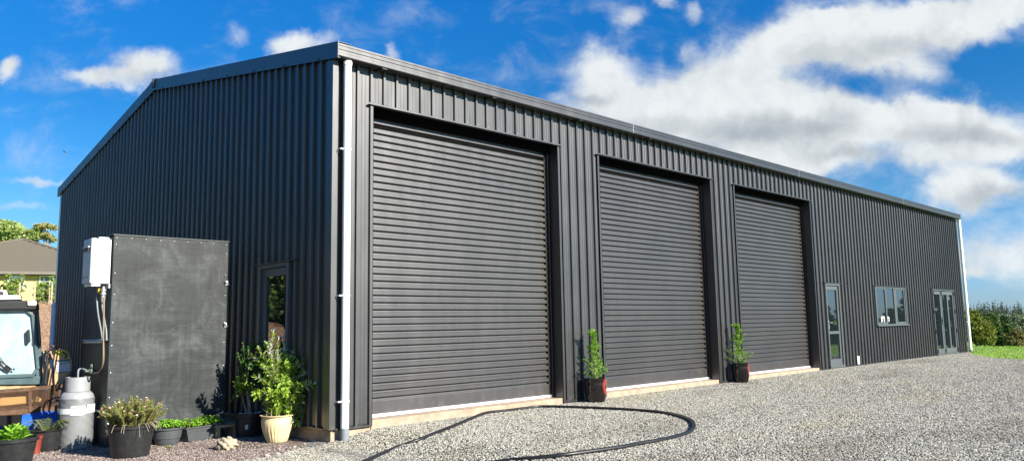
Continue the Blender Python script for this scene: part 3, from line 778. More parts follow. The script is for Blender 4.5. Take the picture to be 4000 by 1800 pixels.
for k in range(n):
    for j in range(4):
        j2 = (j+1) % 4; fs.append((k*4+j, (k+1)*4+j, (k+1)*4+j2, k*4+j2))
co_.add(vs, fs); autosmooth(co_.build('collar', M['silver'], cyl))
MB().lathe([(.03, H*.80), (.035, H*.86), (.02, H*.87), (.02, H*.93), (.03, H*.935), (.03, H*.95), (.001, H*.95)], c0, 12).build('valve', M['zinc'], cyl)
# mesh sleeve: real net of thin crossing strands
ml = MB(); z0, z1 = .04, H*.70; ns = 60
for sgn in (1, -1):
    for k in range(ns):
        a0 = 2*math.pi*k/ns; pth = []
        for j in range(15):
            f = j/14; a = a0+sgn*f*math.pi*1.05; wob = 1+.006*math.sin(9*f+k)
            pth.append((c0[0]+rC*1.012*wob*math.cos(a), c0[1]+rC*1.012*wob*math.sin(a), gzc+z0+(z1-z0)*f))
        ml.tube(pth, .0015, 3, False)
M['mesh_net'] = simple('grey_net', (.10, .105, .11), .6)
mesh_sl = ml.build('mesh_sleeve', M['mesh_net'], cyl)
tp = MB()
def arc_band(mb, c, r, a0, a1, z0, z1, n=14, th=.002):
    vs = []; fs = []
    for k in range(n+1):
        a = a0+(a1-a0)*k/n
        for rr_, zz in ((r, z0), (r, z1), (r+th, z1), (r+th, z0)): vs.append((c[0]+rr_*math.cos(a), c[1]+rr_*math.sin(a), c[2]+zz))
    for k in range(n):
        for j in range(4): fs.append((k*4+j, (k+1)*4+j, (k+1)*4+(j+1) % 4, k*4+(j+1) % 4))
    mb.add(vs, fs)
arc_band(tp, c0, rC*1.025, ang0-R(80), ang0+R(85), H*.49, H*.565)
M['tape'] = simple('clear_tape', (.60, .63, .64), .3)
tp.build('tape', M['tape'], cyl)
tp = MB(); arc_band(tp, c0, rC*1.04, ang0-R(18), ang0+R(27), H*.47, H*.60); tg = tp.build('paper_tag', M['enamel'], cyl)
tp = MB(); arc_band(tp, c0, rC*1.04+.003, ang0-R(14), ang0+R(23), H*.57, H*.585); tp.build('print', M['greypvc'], tg)
right = np.array([-vdir[1], vdir[0], 0]); right = right if np.dot(right, _R) > 0 else -right
a_ = np.array(c0)+right*rC*1.0+np.array([0, 0, H*.50]); MB().tube([a_, a_+right*.11+np.array([0, 0, -.02])], .009, 8).build('cable_tie', M['white'], cyl)
tp = MB(); arc_band(tp, c0, rC*1.035, ang0+R(35), ang0+R(85), H*.49, H*.61); tp.build('paper_tag', M['enamel'], cyl)
reg_p = onX(350, 1452, XP)
MB().tube(smooth_path([reg_p, reg_p+np.array([-.08, -.05, .04]), np.array(c0)+np.array([.0, .0, H+.08]), np.array(c0)+np.array([0, 0, H*.93])]), .011, 8).build('pigtail_hose', M['greypvc'], cyl, True)
# embossed marks on collar
tx = np.cross(np.array([0, 0, 1.0]), vdir); tx = tx if np.dot(tx, _R) > 0 else -tx

# ------------------------------------------------------------------ leaves
def leaf_quads(P, D, Nn, L_, W_, fold=.25):
    """P base points, D leaf directions, Nn normals-ish, lengths, widths -> V,F (rhombus leaves made of 2 quads, 6 verts)"""
    D = D/np.linalg.norm(D, axis=1, keepdims=True)
    S = np.cross(D, Nn); S /= (np.linalg.norm(S, axis=1, keepdims=True)+1e-9); Nn = np.cross(S, D)
    L_ = L_[:, None]; W_ = W_[:, None]
    a = P; m1 = P+D*L_*.30; tip = P+D*L_ - Nn*L_*.12
    l1 = P+D*L_*.35+S*W_*.5+Nn*W_*fold; r1 = P+D*L_*.35-S*W_*.5+Nn*W_*fold
    l2 = P+D*L_*.70+S*W_*.38+Nn*W_*fold*.6; r2 = P+D*L_*.70-S*W_*.38+Nn*W_*fold*.6
    m = len(P); V = np.stack([a, l1, l2, tip, r2, r1], 1).reshape(-1, 3)
    i = np.arange(m)*6
    F = np.concatenate([np.stack([i, i+1, i+2, i+3], 1), np.stack([i, i+3, i+4, i+5], 1)])
    return V, F
def leaf_simple(P, D, Nn, L_, W_):
    D = D/np.linalg.norm(D, axis=1, keepdims=True)
    S = np.cross(D, Nn); S /= (np.linalg.norm(S, axis=1, keepdims=True)+1e-9)
    L_ = L_[:, None]; W_ = W_[:, None]
    V = np.stack([P, P+D*L_*.45+S*W_*.5, P+D*L_, P+D*L_*.45-S*W_*.5], 1).reshape(-1, 3)
    i = np.arange(len(P))*4; return V, np.stack([i, i+1, i+2, i+3], 1)
def unit(n, r_=rng):
    v_ = r_.normal(size=(n, 3)); return v_/np.linalg.norm(v_, axis=1, keepdims=True)
def crown_points(blobs, n, r_, clump=.35, shell=.55):
    """points gathered in clumps through ellipsoid blobs; blobs (cx,cy,cz,rx,ry,rz)"""
    vol = np.array([b[3]*b[4]*b[5] for b in blobs])**.67; vol = vol/vol.sum()
    nc = max(8, n//26)
    bi = r_.choice(len(blobs), nc, p=vol); B = np.array(blobs)[bi]
    d_ = unit(nc, r_); rad = (shell+(1-shell)*r_.random(nc)**.6)[:, None]
    C = B[:, :3]+d_*B[:, 3:]*rad
    ci = r_.integers(0, nc, n)
    sz = (B[ci, 3:].mean(1)*clump*(.5+.7*r_.random(n)))[:, None]
    off = unit(n, r_)*sz*r_.random((n, 1))**.5*np.array([1, 1, .7])
    return C[ci]+off, d_[ci]
def crown(name, blobs, n, ls, mat, parent, r_, clump=.35, shell=.55, aspect=.5, droop=0, up=.4):
    P, O = crown_points(blobs, n, r_, clump, shell)
    D = unit(n, r_)+O*.6+np.array([0, 0, up-droop]); Nn = unit(n, r_)+O*.8+np.array([0, 0, .6])
    L_ = ls*(.6+.8*r_.random(n)); V, F = leaf_simple(P, D, Nn, L_, L_*aspect)
    return np_obj(name, V, F, mat, parent)
def limb(mb, a, b, r0, r1, r_, n=6, wob=.06):
    a = np.array(a, float); b = np.array(b, float); L_ = np.linalg.norm(b-a)
    pts = [a+(b-a)*k/n+(r_.normal(size=3)*L_*wob*(.0 if k in (0, n) else 1)*.5) for k in range(n+1)]
    mb.tube(pts, [r0+(r1-r0)*k/n for k in range(n+1)], 7)
    return pts
def copy_thing(root, loc, rotz=0, sc=1, label=None, group=None):
    def cp(o, par):
        c = o.copy(); COL.objects.link(c)
        if par: c.parent = par
        for ch in [x for x in o.children]: cp(ch, c)
        return c
    kids = list(root.children)
    r = root.copy(); COL.objects.link(r); r.location = loc; r.rotation_euler = (0, 0, rotz); r.scale = (sc, sc, sc) if not hasattr(sc, '__len__') else sc
    for k in kids: cp(k, r)
    if label: r['label'] = label
    if group: r['group'] = group
    return r

# ------------------------------------------------------------------ potted plants
M['cream'] = simple('cream_glaze', (.74, .60, .34), .4, var=.08, vscale=5)
M['blackpot'] = simple('black_tub', (.022, .023, .024), .42, var=.35, vscale=14, bmp=.002)
M['greypot'] = simple('grey_planter', (.07, .078, .085), .45, var=.12, vscale=20)
M['soil'] = simple('potting_soil', (.035, .025, .018), .95, var=.4, vscale=40, bmp=.01)
M['pebble'] = simple('white_pebble', (.55, .54, .50), .7, var=.2)
M['stem'] = simple('green_stem', (.16, .17, .06), .6)
M['wood'] = simple('bark_stem', (.30, .25, .19), .8, var=.25, vscale=20)
M['leaf_bright'] = foliage_mat('leaf_bright', (.13, .27, .02), (.28, .44, .04), (.46, .58, .12), trans=.38, scale=6, rough=.6)
M['leaf_silver'] = foliage_mat('leaf_silver', (.42, .46, .36), (.50, .54, .42), (.70, .72, .62), trans=.2, scale=6)
M['leaf_dark'] = foliage_mat('leaf_dark', (.03, .09, .018), (.06, .16, .03), (.16, .30, .06), trans=.25, scale=6, rough=.35)
M['parsley'] = foliage_mat('leaf_parsley', (.14, .34, .02), (.25, .50, .04), (.42, .66, .10), trans=.35, scale=10)
M['dryherb'] = foliage_mat('leaf_dryherb', (.17, .23, .05), (.30, .34, .08), (.42, .36, .14), trans=.3, scale=8)
M['fern'] = foliage_mat('leaf_fern', (.14, .26, .06), (.26, .33, .10), (.40, .38, .18), trans=.3, scale=8)
M['conifer'] = foliage_mat('leaf_conifer', (.09, .24, .02), (.19, .40, .03), (.32, .52, .06), trans=.3, scale=12)
M['petal'] = simple('petal_white', (.62, .54, .54), .6)
M['petalpink'] = simple('petal_pink', (.75, .35, .38), .6)
def pot(name_root, base, prof, mat, soil_r, soil_z, fn=None, seg=48, part='pot'):
    o = autosmooth(MB().lathe(prof, base, seg, fn).build(part, mat, name_root), 50)
    MB().lathe([(.001, soil_z+.01), (soil_r*.6, soil_z+.006), (soil_r, soil_z)], base, 24).build('soil', M['soil'], name_root)
    return o
def tubprof(rb, rt, h, lip=.02, th=.008):
    return [(.001, 0), (rb, 0), (rb+.004, .01), (rt-.005, h-lip*1.1), (rt+.012, h-lip), (rt+.014, h-.004), (rt+.008, h), (rt-th, h), (rt-th-.004, h-.05), (rb-th, .03)]
def stem_leaves(stems, spacing, ll, lw, r_, spread=.9, upb=.35, pair=True, start=.22):
    P = []; D = []; Nn = []; Ls = []
    for path in stems:
        path = [np.array(p) for p in path]; seg = [np.linalg.norm(b-a) for a, b in zip(path, path[1:])]; tot = sum(seg)
        s = tot*start; ph = r_.random()*6.28
        while s < tot:
            q = s; k = 0
            while k < len(seg)-1 and q > seg[k]: q -= seg[k]; k += 1
            t_ = (path[k+1]-path[k])/seg[k]; p = path[k]+t_*q
            u_ = np.cross(t_, [0, 0, 1.0]); nu = np.linalg.norm(u_); u_ = u_/nu if nu > .05 else np.array([1.0, 0, 0]); w2 = np.cross(t_, u_)
            for j in range(2 if pair else 1):
                a = ph+j*math.pi+r_.normal()*.3; o_ = u_*math.cos(a)+w2*math.sin(a)
                P.append(p); D.append(o_*spread+t_*.75+np.array([0, 0, upb])*r_.random()); Nn.append(t_+np.array([0, 0, .5])); Ls.append(ll*(.65+.5*r_.random())*(.75 if s > tot*.9 else 1))
            ph += 2.0; s += spacing*(.7+.6*r_.random())
        for j in range(3):
            P.append(path[-1]); D.append(t_+unit(1, r_)[0]*.45); Nn.append(unit(1, r_)[0]); Ls.append(ll*.7)
    P, D, Nn, Ls = np.array(P), np.array(D), np.array(Nn), np.array(Ls)
    return P, D, Nn, Ls, Ls*lw/ll
def gpt(u, v_, z=-.17):
    p = onZ(u, v_, z); return p
def local_scale(p): return float(np.dot(p-CAM, _F)/FPX)

# (a) cream pot with silver leaved shrub
fp = gpt(1082, 1728); s = local_scale(fp); vd = (CAM-fp)*np.array([1, 1, 0]); vd /= np.linalg.norm(vd)
b0 = fp-vd*38*s; b0[2] = gz(b0[0], b0[1]) + .0; HB = 104*s
pa = empty('potted_shrub', tuple(b0), 'leafy silver green shrub in a fluted cream pot by the shed corner', 'potted plant')
def flute(a, z):
    f = min(1, max(0, (HB*.62-z)/(HB*.1)))*min(1, max(0, (z-HB*.06)/(HB*.08)))
    return 1+.022*f*math.cos(a*26)
r1 = 63*s
pp = [(.001, 0), (38*s, 0), (40*s, .006), (47*s, HB*.2), (55*s, HB*.42), (61*s, HB*.62), (62*s, HB*.78), (59*s, HB*.92), (60*s, HB*.95), (66*s, HB*.97), (67*s, HB), (60*s, HB+.002), (56*s, HB*.9), (50*s, HB*.5)]
pot(pa, b0, pp, M['cream'], 56*s, HB*.88, flute, 156)
r_ = np.random.default_rng(3)
def pxs(u, v_, depth=0):
    """point in the upright plane through the pot that faces the camera, shifted away by depth"""
    D_ = np.dot(np.array([b0[0], b0[1], 0])-CAM*np.array([1,1,0]), _F*np.array([1,1,0])/np.linalg.norm(_F[:2]))
    # intersect ray with vertical plane
    nrm = -vd; P0 = np.array([b0[0], b0[1], 0])+nrm*depth; d_ = ray(u, v_); k = np.dot(P0-CAM, nrm)/np.dot(d_, nrm); return CAM+d_*k
tips = [(1066,1296),(1085,1330),(1045,1345),(1112,1352),(1010,1365),(992,1392),(1140,1380),(1190,1370),(1240,1372),(1160,1420),(1205,1455),(1243,1490),(1225,1500),(1180,1500),(1232,1600),(1222,1570),(1188,1640),(1160,1655),(1215,1630),
        (1030,1430),(1000,1470),(1060,1420),(1100,1450),(1020,1530),(1040,1570),(1140,1560),(1120,1500),(1080,1380),(1150,1600),(1175,1545),(1095,1540),(1065,1500),(1128,1455),(1050,1480)]
stems = []
for i, (u, v_) in enumerate(tips):
    dd_ = r_.normal()*.11; tip = pxs(u, v_, dd_); root = np.array([b0[0], b0[1], b0[2]+HB*.88])+np.array([r_.normal()*.05, r_.normal()*.05, 0])
    mid = root*.45+tip*.55+np.array([0, 0, .10 if v_ < 1560 else .16])*(1)-(tip-root)*np.array([.12, .12, 0])
    stems.append(smooth_path([root, mid, tip], 5))
sm = MB()
for st_ in stems: sm.tube(st_, list(np.linspace(.007, .0025, len(st_))), 5)
sm.build('stem', M['wood'], pa)
big = [st_ for i, st_ in enumerate(stems)]
P, D, Nn, L_, W_ = stem_leaves(big, .027, .088, .036, r_, start=.06)
top = (P[:, 2] > b0[2]+.95) | ((P @ _R > (b0 @ _R)+.30) & (P[:, 2] > b0[2]+.65))
pick = top & (r_.random(len(P)) < .45) | (r_.random(len(P)) < .06)
Pf, Of = crown_points([(*(np.array(b0)+np.array([0,0,HB+.22])), .24, .20, .20), (*(pxs(1110,1480,0)), .25, .2, .25), (*(pxs(1180,1600,0)), .16, .14, .12)], 900, r_, .3, .4)
Vf, Ff = leaf_quads(Pf, unit(900, r_)+Of*.8+np.array([0, 0, .3]), Of+unit(900, r_)*.6, .08*(.6+.5*r_.random(900)), .034*np.ones(900)); np_obj('inner_leaves', Vf, Ff, M['leaf_bright'], pa)
V, F = leaf_quads(P[~pick], D[~pick], Nn[~pick], L_[~pick], W_[~pick]); np_obj('leaves', V, F, M['leaf_bright'], pa)
V, F = leaf_quads(P[pick], D[pick], Nn[pick], L_[pick], W_[pick]); np_obj('silvery_leaves', V, F, M['leaf_silver'], pa)

# (b) black pot with dark leaved standard
fp = gpt(972, 1706); s = local_scale(fp); vd = (CAM-fp)*np.array([1, 1, 0]); vd /= np.linalg.norm(vd)
b0 = fp-vd*48*s; b0[2] = gz(b0[0], b0[1]); HB = 90*s
pb = empty('potted_shrub', tuple(b0), 'dark leaved shrub on a pale trunk in a tall black pot behind the cream pot', 'potted plant')
pot(pb, b0, [(.001, 0), (48*s, 0), (49*s, .01), (52*s, HB*.8), (57*s, HB*.82), (58*s, HB), (54*s, HB), (50*s, HB*.8)], M['blackpot'], 51*s, HB*.92)
q = pxs(957, 1692, -52*s)
ax_ = right; MB().obox(np.array(b0)+vd*(51.5*s)-ax_*.048+np.array([0, 0, .10]), ax_*.036, vd*.002, np.array([0, 0, .055])).build('plant_tag', M['enamel'], pb)
for k in range(14):
    a = k*2.4; rr_ = 40*s*math.sqrt((k+.5)/14)
    MB().ball((b0[0]+rr_*math.cos(a), b0[1]+rr_*math.sin(a), b0[2]+HB*.95), .020+.008*math.sin(k*3), 7, 5, (1, 1, .7)).build('pebble', M['pebble'], pb)
tr = MB(); base_t = np.array([b0[0], b0[1], b0[2]+HB*.9])
topt = pxs(968, 1540, 0); tr.tube(smooth_path([base_t, (base_t+topt)/2+np.array([.01, 0, 0]), topt], 5), list(np.linspace(.03, .02, 11)), 9)
t2 = pxs(945, 1535, .02); tr.tube(smooth_path([base_t+np.array([-.03, 0, 0]), (base_t+t2)/2+np.array([-.02, 0, 0]), t2], 5), list(np.linspace(.013, .007, 11)), 7)
tr.tube(smooth_path([t2, pxs(930, 1440, 0), pxs(945, 1425, 0)], 4), .006, 6)
r_ = np.random.default_rng(5)
tips = [(930,1385),(950,1345),(985,1322),(1020,1325),(1048,1345),(1062,1380),(940,1420),(965,1400),(1000,1370),(1035,1400),(1045,1450),(960,1470),(1010,1450),(930,1490),(950,1510),(985,1500),(1020,1520),(1055,1500),(990,1545),(1035,1550),(972,1435),(1010,1410),(1000,1480),(905,1560),(925,1550),(925,1480),(970,1360)]
stems = []
for (u, v_) in tips:
    tip = pxs(u, v_, r_.normal()*.12); mid = topt*.5+tip*.5+np.array([0, 0, .03]); stems.append(smooth_path([topt, mid, tip], 4))
    tr.tube(stems[-1], list(np.linspace(.009, .003, len(stems[-1]))), 5)
tr.build('trunk', M['wood'], pb)
P, D, Nn, L_, W_ = stem_leaves(stems, .020, .055, .028, r_)
V, F = leaf_quads(P, D, Nn, L_, W_); np_obj('leaves', V, F, M['leaf_dark'], pb)
P, O = crown_points([(*pxs(990, 1420, 0), .20, .16, .30)], 900, r_, .3, .5)
V, F = leaf_quads(P, unit(900, r_)+O, O+unit(900, r_)*.5, .05*(.7+.5*r_.random(900)), .022*np.ones(900)); np_obj('inner_leaves', V, F, M['leaf_dark'], pb)
stb = [smooth_path([topt, pxs(930, 1510, -.08), pxs(u, v_, -.12)], 4) for u, v_ in ((925, 1490), (945, 1500), (965, 1505), (935, 1525), (980, 1515))]
P, D, Nn, L_, W_ = stem_leaves(stb, .03, .08, .026, r_)
V, F = leaf_quads(P, D, Nn, L_, W_); np_obj('fresh_leaves', V, F, M['leaf_bright'], pb)

# (c) daisy tub
fp = gpt(508, 1788); s = local_scale(fp); vd = (CAM-fp)*np.array([1, 1, 0]); vd /= np.linalg.norm(vd)
b0 = fp-vd*68*s; b0[2] = gz(b0[0], b0[1]); HB = 122*s
pdz = empty('potted_daisies', tuple(b0), 'big black tub of straggly daisies in front of the plywood cupboard', 'potted plant')
pot(pdz, b0, tubprof(68*s, 86*s, HB, .03), M['blackpot'], 82*s, HB*.9)
r_ = np.random.default_rng(11); stems = []; fl = []
for i in range(230):
    a = r_.random()*6.28; rr_ = 70*s*math.sqrt(r_.random()); root = np.array([b0[0]+rr_*math.cos(a), b0[1]+rr_*math.sin(a), b0[2]+HB*.9])
    out = rr_*(.35+.7*r_.random()); h_ = (60+60*r_.random())*s*(1.15-.45*rr_/(70*s))
    if i < 8: out += .12; h_ *= .75
    tip = root+np.array([out*math.cos(a+.2), out*math.sin(a+.2), h_]); stems.append(smooth_path([root, (root+tip)/2+unit(1, r_)[0]*.025+np.array([0, 0, .03]), tip], 3))
    if i % 3 == 0: fl.append(tip+np.array([0, 0, .012]))
sm = MB()
for st_ in stems: sm.tube(st_, .0022, 4, False)
for i in range(12):       # dry runners falling over the rim toward the yard
    a = math.atan2(vd[1], vd[0])+r_.normal()*.7+.5; p0 = np.array([b0[0]+80*s*math.cos(a), b0[1]+80*s*math.sin(a), b0[2]+HB*1.0]); 
    o_ = np.array([math.cos(a), math.sin(a), 0]); sm.tube(smooth_path([p0-o_*.06, p0+o_*.03+np.array([0, 0, .02]), p0+o_*(.06+.05*r_.random())-np.array([0, 0, .02+.09*r_.random()])], 4), .0028, 4, False)
sm.build('stem', M['wood'], pdz)
P, D, Nn, L_, W_ = stem_leaves(stems, .0055, .030, .010, r_, .9, start=.1)
V, F = leaf_simple(P, D, Nn, L_, W_*1.2); np_obj('leaves', V, F, M['dryherb'], pdz)
for i, p in enumerate(fl[:46]):
    f_ = MB(); n = 9; nrm = unit(1, r_)[0]*.5+np.array([0, 0, 1.0])+vd*.5; nrm /= np.linalg.norm(nrm); u_ = np.cross(nrm, [1, 0, .1]); u_ /= np.linalg.norm(u_); w2 = np.cross(nrm, u_)
    vs = [p+nrm*.004]; rad = .014*(.7+.6*r_.random())
    for k in range(2*n):
        q = rad*(1 if k % 2 == 0 else .62); vs.append(p+q*(math.cos(math.pi*k/n)*u_+math.sin(math.pi*k/n)*w2)+nrm*.006)
    f_.add(vs, [(0, 1+k, 1+(k+1) % (2*n)) for k in range(2*n)]); f_.ball(p+nrm*.005, .004, 6, 4)
    f_.build('flower', M['petalpink'] if i % 3 == 0 else M['petal'], pdz)

def parsley_clump(parent, pts, r_, n_per=60, h=.09, ls=.026, name='leaves', mat='parsley'):
    Ps = []; sm = MB()
    for p in pts:
        for k in range(n_per):
            a = r_.random()*6.28; rr_ = .075*math.sqrt(r_.random()); hh = h*(1-(rr_/.075)**2*.6)*(.5+.6*r_.random())
            q = p+np.array([rr_*math.cos(a)*1.2, rr_*math.sin(a)*1.2, hh]); Ps.append(q)
            if k % 4 == 0: sm.tube([p+np.array([rr_*.3*math.cos(a), rr_*.3*math.sin(a), 0]), q], .0018, 4, False)
    Ps = np.array(Ps); m = len(Ps)
    V = []; F = []
    k = 4
    P = np.repeat(Ps, k, 0); D = unit(m*k, r_)*np.array([1, 1, .35])+np.array([0, 0, .15]); Nn = unit(m*k, r_)*.5+np.array([0, 0, 1.0])
    V, F = leaf_quads(P, D, Nn, ls*(.7+.5*r_.random(m*k)), ls*.8*np.ones(m*k), .3)
    np_obj(name, V, F, M[mat], parent); sm.build('stem', M['stem'], parent)
# (d) round grey bowl of parsley
fp = gpt(652, 1738); s = local_scale(fp); vd = (CAM-fp)*np.array([1, 1, 0]); vd /= np.linalg.norm(vd)
b0 = fp-vd*42*s; b0[2] = gz(b0[0], b0[1]); HB = 66*s; r_ = np.random.default_rng(21)
pr_ = empty('potted_parsley', tuple(b0), 'low round grey pot of parsley between the daisy tub and the long trough', 'potted plant')
pot(pr_, b0, [(.001, 0), (42*s, 0), (44*s, .01), (48*s, HB*.35), (51*s, HB*.37), (55*s, HB*.85), (60*s, HB*.88), (61*s, HB), (57*s, HB), (54*s, HB*.8)], M['greypot'], 56*s, HB*.88)
parsley_clump(pr_, [b0+np.array([x, y, HB*.88]) for x, y in ((0, 0), (.06, .03), (-.07, .0), (.02, -.06), (-.03, .07), (.10, -.02), (-.02, -.03), (.07, -.08))], r_, 60, .10, .026)
# (e) rectangular trough
A = gpt(735, 1727); B = gpt(868, 1704); ax_ = B-A; ax_[2] = 0; LX = np.linalg.norm(ax_); ax_ /= LX; ay_ = np.array([-ax_[1], ax_[0], 0]); ay_ = ay_ if np.dot(ay_, _F) > 0 else -ay_
zt_ = float(gz(A[0], A[1])); s = local_scale(A); HB = 56*s; wy = .20
c_ = (A+B)/2+ay_*wy/2; r_ = np.random.default_rng(22)
pt = empty('potted_parsley', (c_[0], c_[1], zt_), 'long rectangular grey trough of parsley below the cupboard', 'potted plant')
def frus(mb, lx0, ly0, z0, lx1, ly1, z1):
    vs = []
    for lx, ly, z in ((lx0, ly0, z0), (lx1, ly1, z1)):
        for sx_, sy_ in ((-1, -1), (1, -1), (1, 1), (-1, 1)): q = c_+ax_*sx_*lx/2+ay_*sy_*ly/2; vs.append((q[0], q[1], zt_+z))
    mb.add(vs, [(0, 3, 2, 1), (4, 5, 6, 7), (0, 1, 5, 4), (1, 2, 6, 5), (2, 3, 7, 6), (3, 0, 4, 7)])
tm = MB(); frus(tm, LX*.92, wy*.85, 0, LX*1.06, wy, HB*.66); frus(tm, LX*1.075, wy*1.04, HB*.66, LX*1.12, wy*1.08, HB*.9); 
vs = []
for lx, ly, z in ((LX*1.18, wy*1.2, HB*.9), (LX*1.18, wy*1.2, HB), (LX*1.10, wy*1.05, HB), (LX*1.10, wy*1.05, HB*.9)):
    for sx_, sy_ in ((-1, -1), (1, -1), (1, 1), (-1, 1)): q = c_+ax_*sx_*lx/2+ay_*sy_*ly/2; vs.append((q[0], q[1], zt_+z))
tm.add(vs, [(a*4+k, a*4+(k+1) % 4, (a+1) % 4*4+(k+1) % 4, (a+1) % 4*4+k) for a in range(4) for k in range(4)])
tm.build('pot', M['greypot'], pt, bevel=.006)
so = MB(); frus(so, LX*1.06, wy*.98, HB*.9, LX*1.06, wy*.98, HB*.915); so.build('soil', M['soil'], pt)
parsley_clump(pt, [c_+ax_*LX*f+ay_*g+np.array([0, 0, zt_-c_[2]+HB*.9]) for f, g in ((-.42, -.03), (-.36, .03), (-.28, -.03), (-.08, -.02), (-.02, .03), (.06, -.03), (.14, .03), (.22, 0), (.34, -.02), (.46, .0))], r_, 42, .11, .024)
# (f) left black tub with seedlings (cut by frame)
fp = gpt(45, 1835); s = local_scale(fp); vd = (CAM-fp)*np.array([1, 1, 0]); vd /= np.linalg.norm(vd)
b0 = fp-vd*62*s; b0[2] = gz(b0[0], b0[1]); HB = 118*s; r_ = np.random.default_rng(23)
pg = empty('potted_seedlings', tuple(b0), 'round black pot of broad light green seedlings nearest the machine', 'potted plant')
pot(pg, b0, tubprof(64*s, 84*s, HB, .035), M['blackpot'], 80*s, HB*.82)
P = []; D = []
for k in range(26):
    a = r_.random()*6.28; rr_ = 45*s*math.sqrt(r_.random()); c1 = b0+np.array([rr_*math.cos(a), rr_*math.sin(a), HB*.84+.05*r_.random()])
    for j in range(7):
        aa = j*2.4+k; P.append(c1+np.array([0, 0, .012*j])); D.append([math.cos(aa), math.sin(aa), .25+.13*j])
P = np.array(P); D = np.array(D); V, F = leaf_quads(P, D, np.tile([0, 0, 1.0], (len(P), 1))+unit(len(P), r_)*.3, .095*(.7+.5*r_.random(len(P))), .038*np.ones(len(P))); np_obj('leaves', V, F, M['leaf_bright'] if False else M['parsley'], pg)
# (g) fern tub
fp = gpt(182, 1762); s = local_scale(fp); vd = (CAM-fp)*np.array([1, 1, 0]); vd /= np.linalg.norm(vd)
b0 = fp-vd*38*s; b0[2] = gz(b0[0], b0[1]); HB = 82*s; r_ = np.random.default_rng(24)
pf = empty('potted_fern', tuple(b0), 'small fern in a dull black pot beside the gas bottle', 'potted plant')
pot(pf, b0, tubprof(42*s, 54*s, HB, .012), M['blackpot'], 50*s, HB*.85)
P = []; D = []; Nn = []; L2 = []; sm = MB()
for k in range(22):
    a = r_.random()*6.28; ln = .16+.14*r_.random(); o_ = np.array([math.cos(a), math.sin(a), 0]); root = b0+o_*.05+np.array([0, 0, HB*.86])
    pth = smooth_path([root, root+o_*ln*.5+np.array([0, 0, .13]), root+o_*ln+np.array([0, 0, .12*r_.random()+.03])], 8); sm.tube(pth, .0016, 4, False)
    for i in range(1, len(pth)-1):
        t_ = pth[i+1]-pth[i-1]; t_ /= np.linalg.norm(t_); sd = np.cross(t_, [0, 0, 1.0]); sd /= np.linalg.norm(sd)
        for sg in (1, -1):
            for sub in (0, .5):
                P.append(pth[i]+t_*sub*.012); D.append(sd*sg+t_*.5); Nn.append([0, 0, 1.0]); L2.append(.045*(1-.6*i/len(pth)))
V, F = leaf_simple(np.array(P), np.array(D), np.array(Nn), np.array(L2), np.array(L2)*.28); np_obj('fronds', V, F, M['fern'], pf); sm.build('stem', M['stem'], pf)
# (h) blue tub and red pot behind them
M['blue'] = simple('blue_plastic', (.01, .09, .42), .45, var=.2)
M['red'] = simple('red_brown_clay', (.22, .035, .02), .6, var=.2)
fp = gpt(160, 1722); s = local_scale(fp); b0 = fp.copy(); b0[2] = gz(b0[0], b0[1])
bt = empty('plastic_tub', tuple(b0), 'bright blue plastic tub lying behind the fern pot', 'tub')
tb = MB(); rb_ = .20; ctr = b0+np.array([0, 0, rb_])
dv = right*1.0
tb.tube([ctr-dv*.22, ctr-dv*.21, ctr, ctr+dv*.24, ctr+dv*.25], [.12, rb_*.9, rb_, rb_*.95, .12], 28); autosmooth(tb.build('body', M['blue'], bt), 40)
tb = MB(); tb.tube([ctr+dv*.02, ctr+dv*.045], rb_*1.03, 28); tb.build('band', M['blue'], bt)
fp = gpt(136, 1770); b0 = fp.copy(); b0[2] = gz(b0[0], b0[1]); s = local_scale(fp)
rp = empty('clay_pot', tuple(b0), 'small red brown clay pot wedged between two black pots', 'pot')
autosmooth(MB().lathe([(.001, 0), (.05, 0), (.062, .16), (.07, .165), (.07, .20), (.06, .20), (.055, .15)], b0, 24).build('pot', M['red'], rp), 40)
MB().lathe([(.001, .17), (.056, .17)], b0, 16).build('soil', M['soil'], rp)
# (i) two glazed pots with young conifers by the roller doors
def glaze_mat():
    m, t, b = nt('black_red_glaze'); o = objc(t)
    sx = N(t, 'ShaderNodeSeparateXYZ'); t.links.new(o, sx.inputs[0])
    # red run of glaze on the side toward the yard
    dx = mth(t, 'SUBTRACT', mth(t, 'ADD', mth(t, 'MULTIPLY', sx.outputs[0], .78), mth(t, 'MULTIPLY', sx.outputs[1], -.62)), .150)
    dz = mth(t, 'MULTIPLY', mth(t, 'SUBTRACT', sx.outputs[2], .265), .50)
    wob = mth(t, 'MULTIPLY', mth(t, 'SUBTRACT', noise(t, o, 9, 4, .6), .5), .05)
    rr = mth(t, 'ADD', mth(t, 'SQRT', mth(t, 'ADD', mth(t, 'MULTIPLY', dx, dx), mth(t, 'MULTIPLY', dz, dz))), wob)
    ring = ramp(t, rr, [(.018, 0), (.026, 1), (.062, 1), (.070, 0)])
    col = mixc(t, ring, (.010, .008, .008), mixc(t, noise(t, o, 30, 4), (.17, .012, .01), (.36, .05, .04)))
    t.links.new(col, b.inputs['Base Color']); b.inputs['Roughness'].default_value = .10; b.inputs['Coat Weight'].default_value = .6
    t.links.new(bump(t, noise(t, mapv(t, o, (1, 1, 4)), 12, 2), .003, .6), b.inputs['Normal'])
    return m
M['glaze'] = glaze_mat()
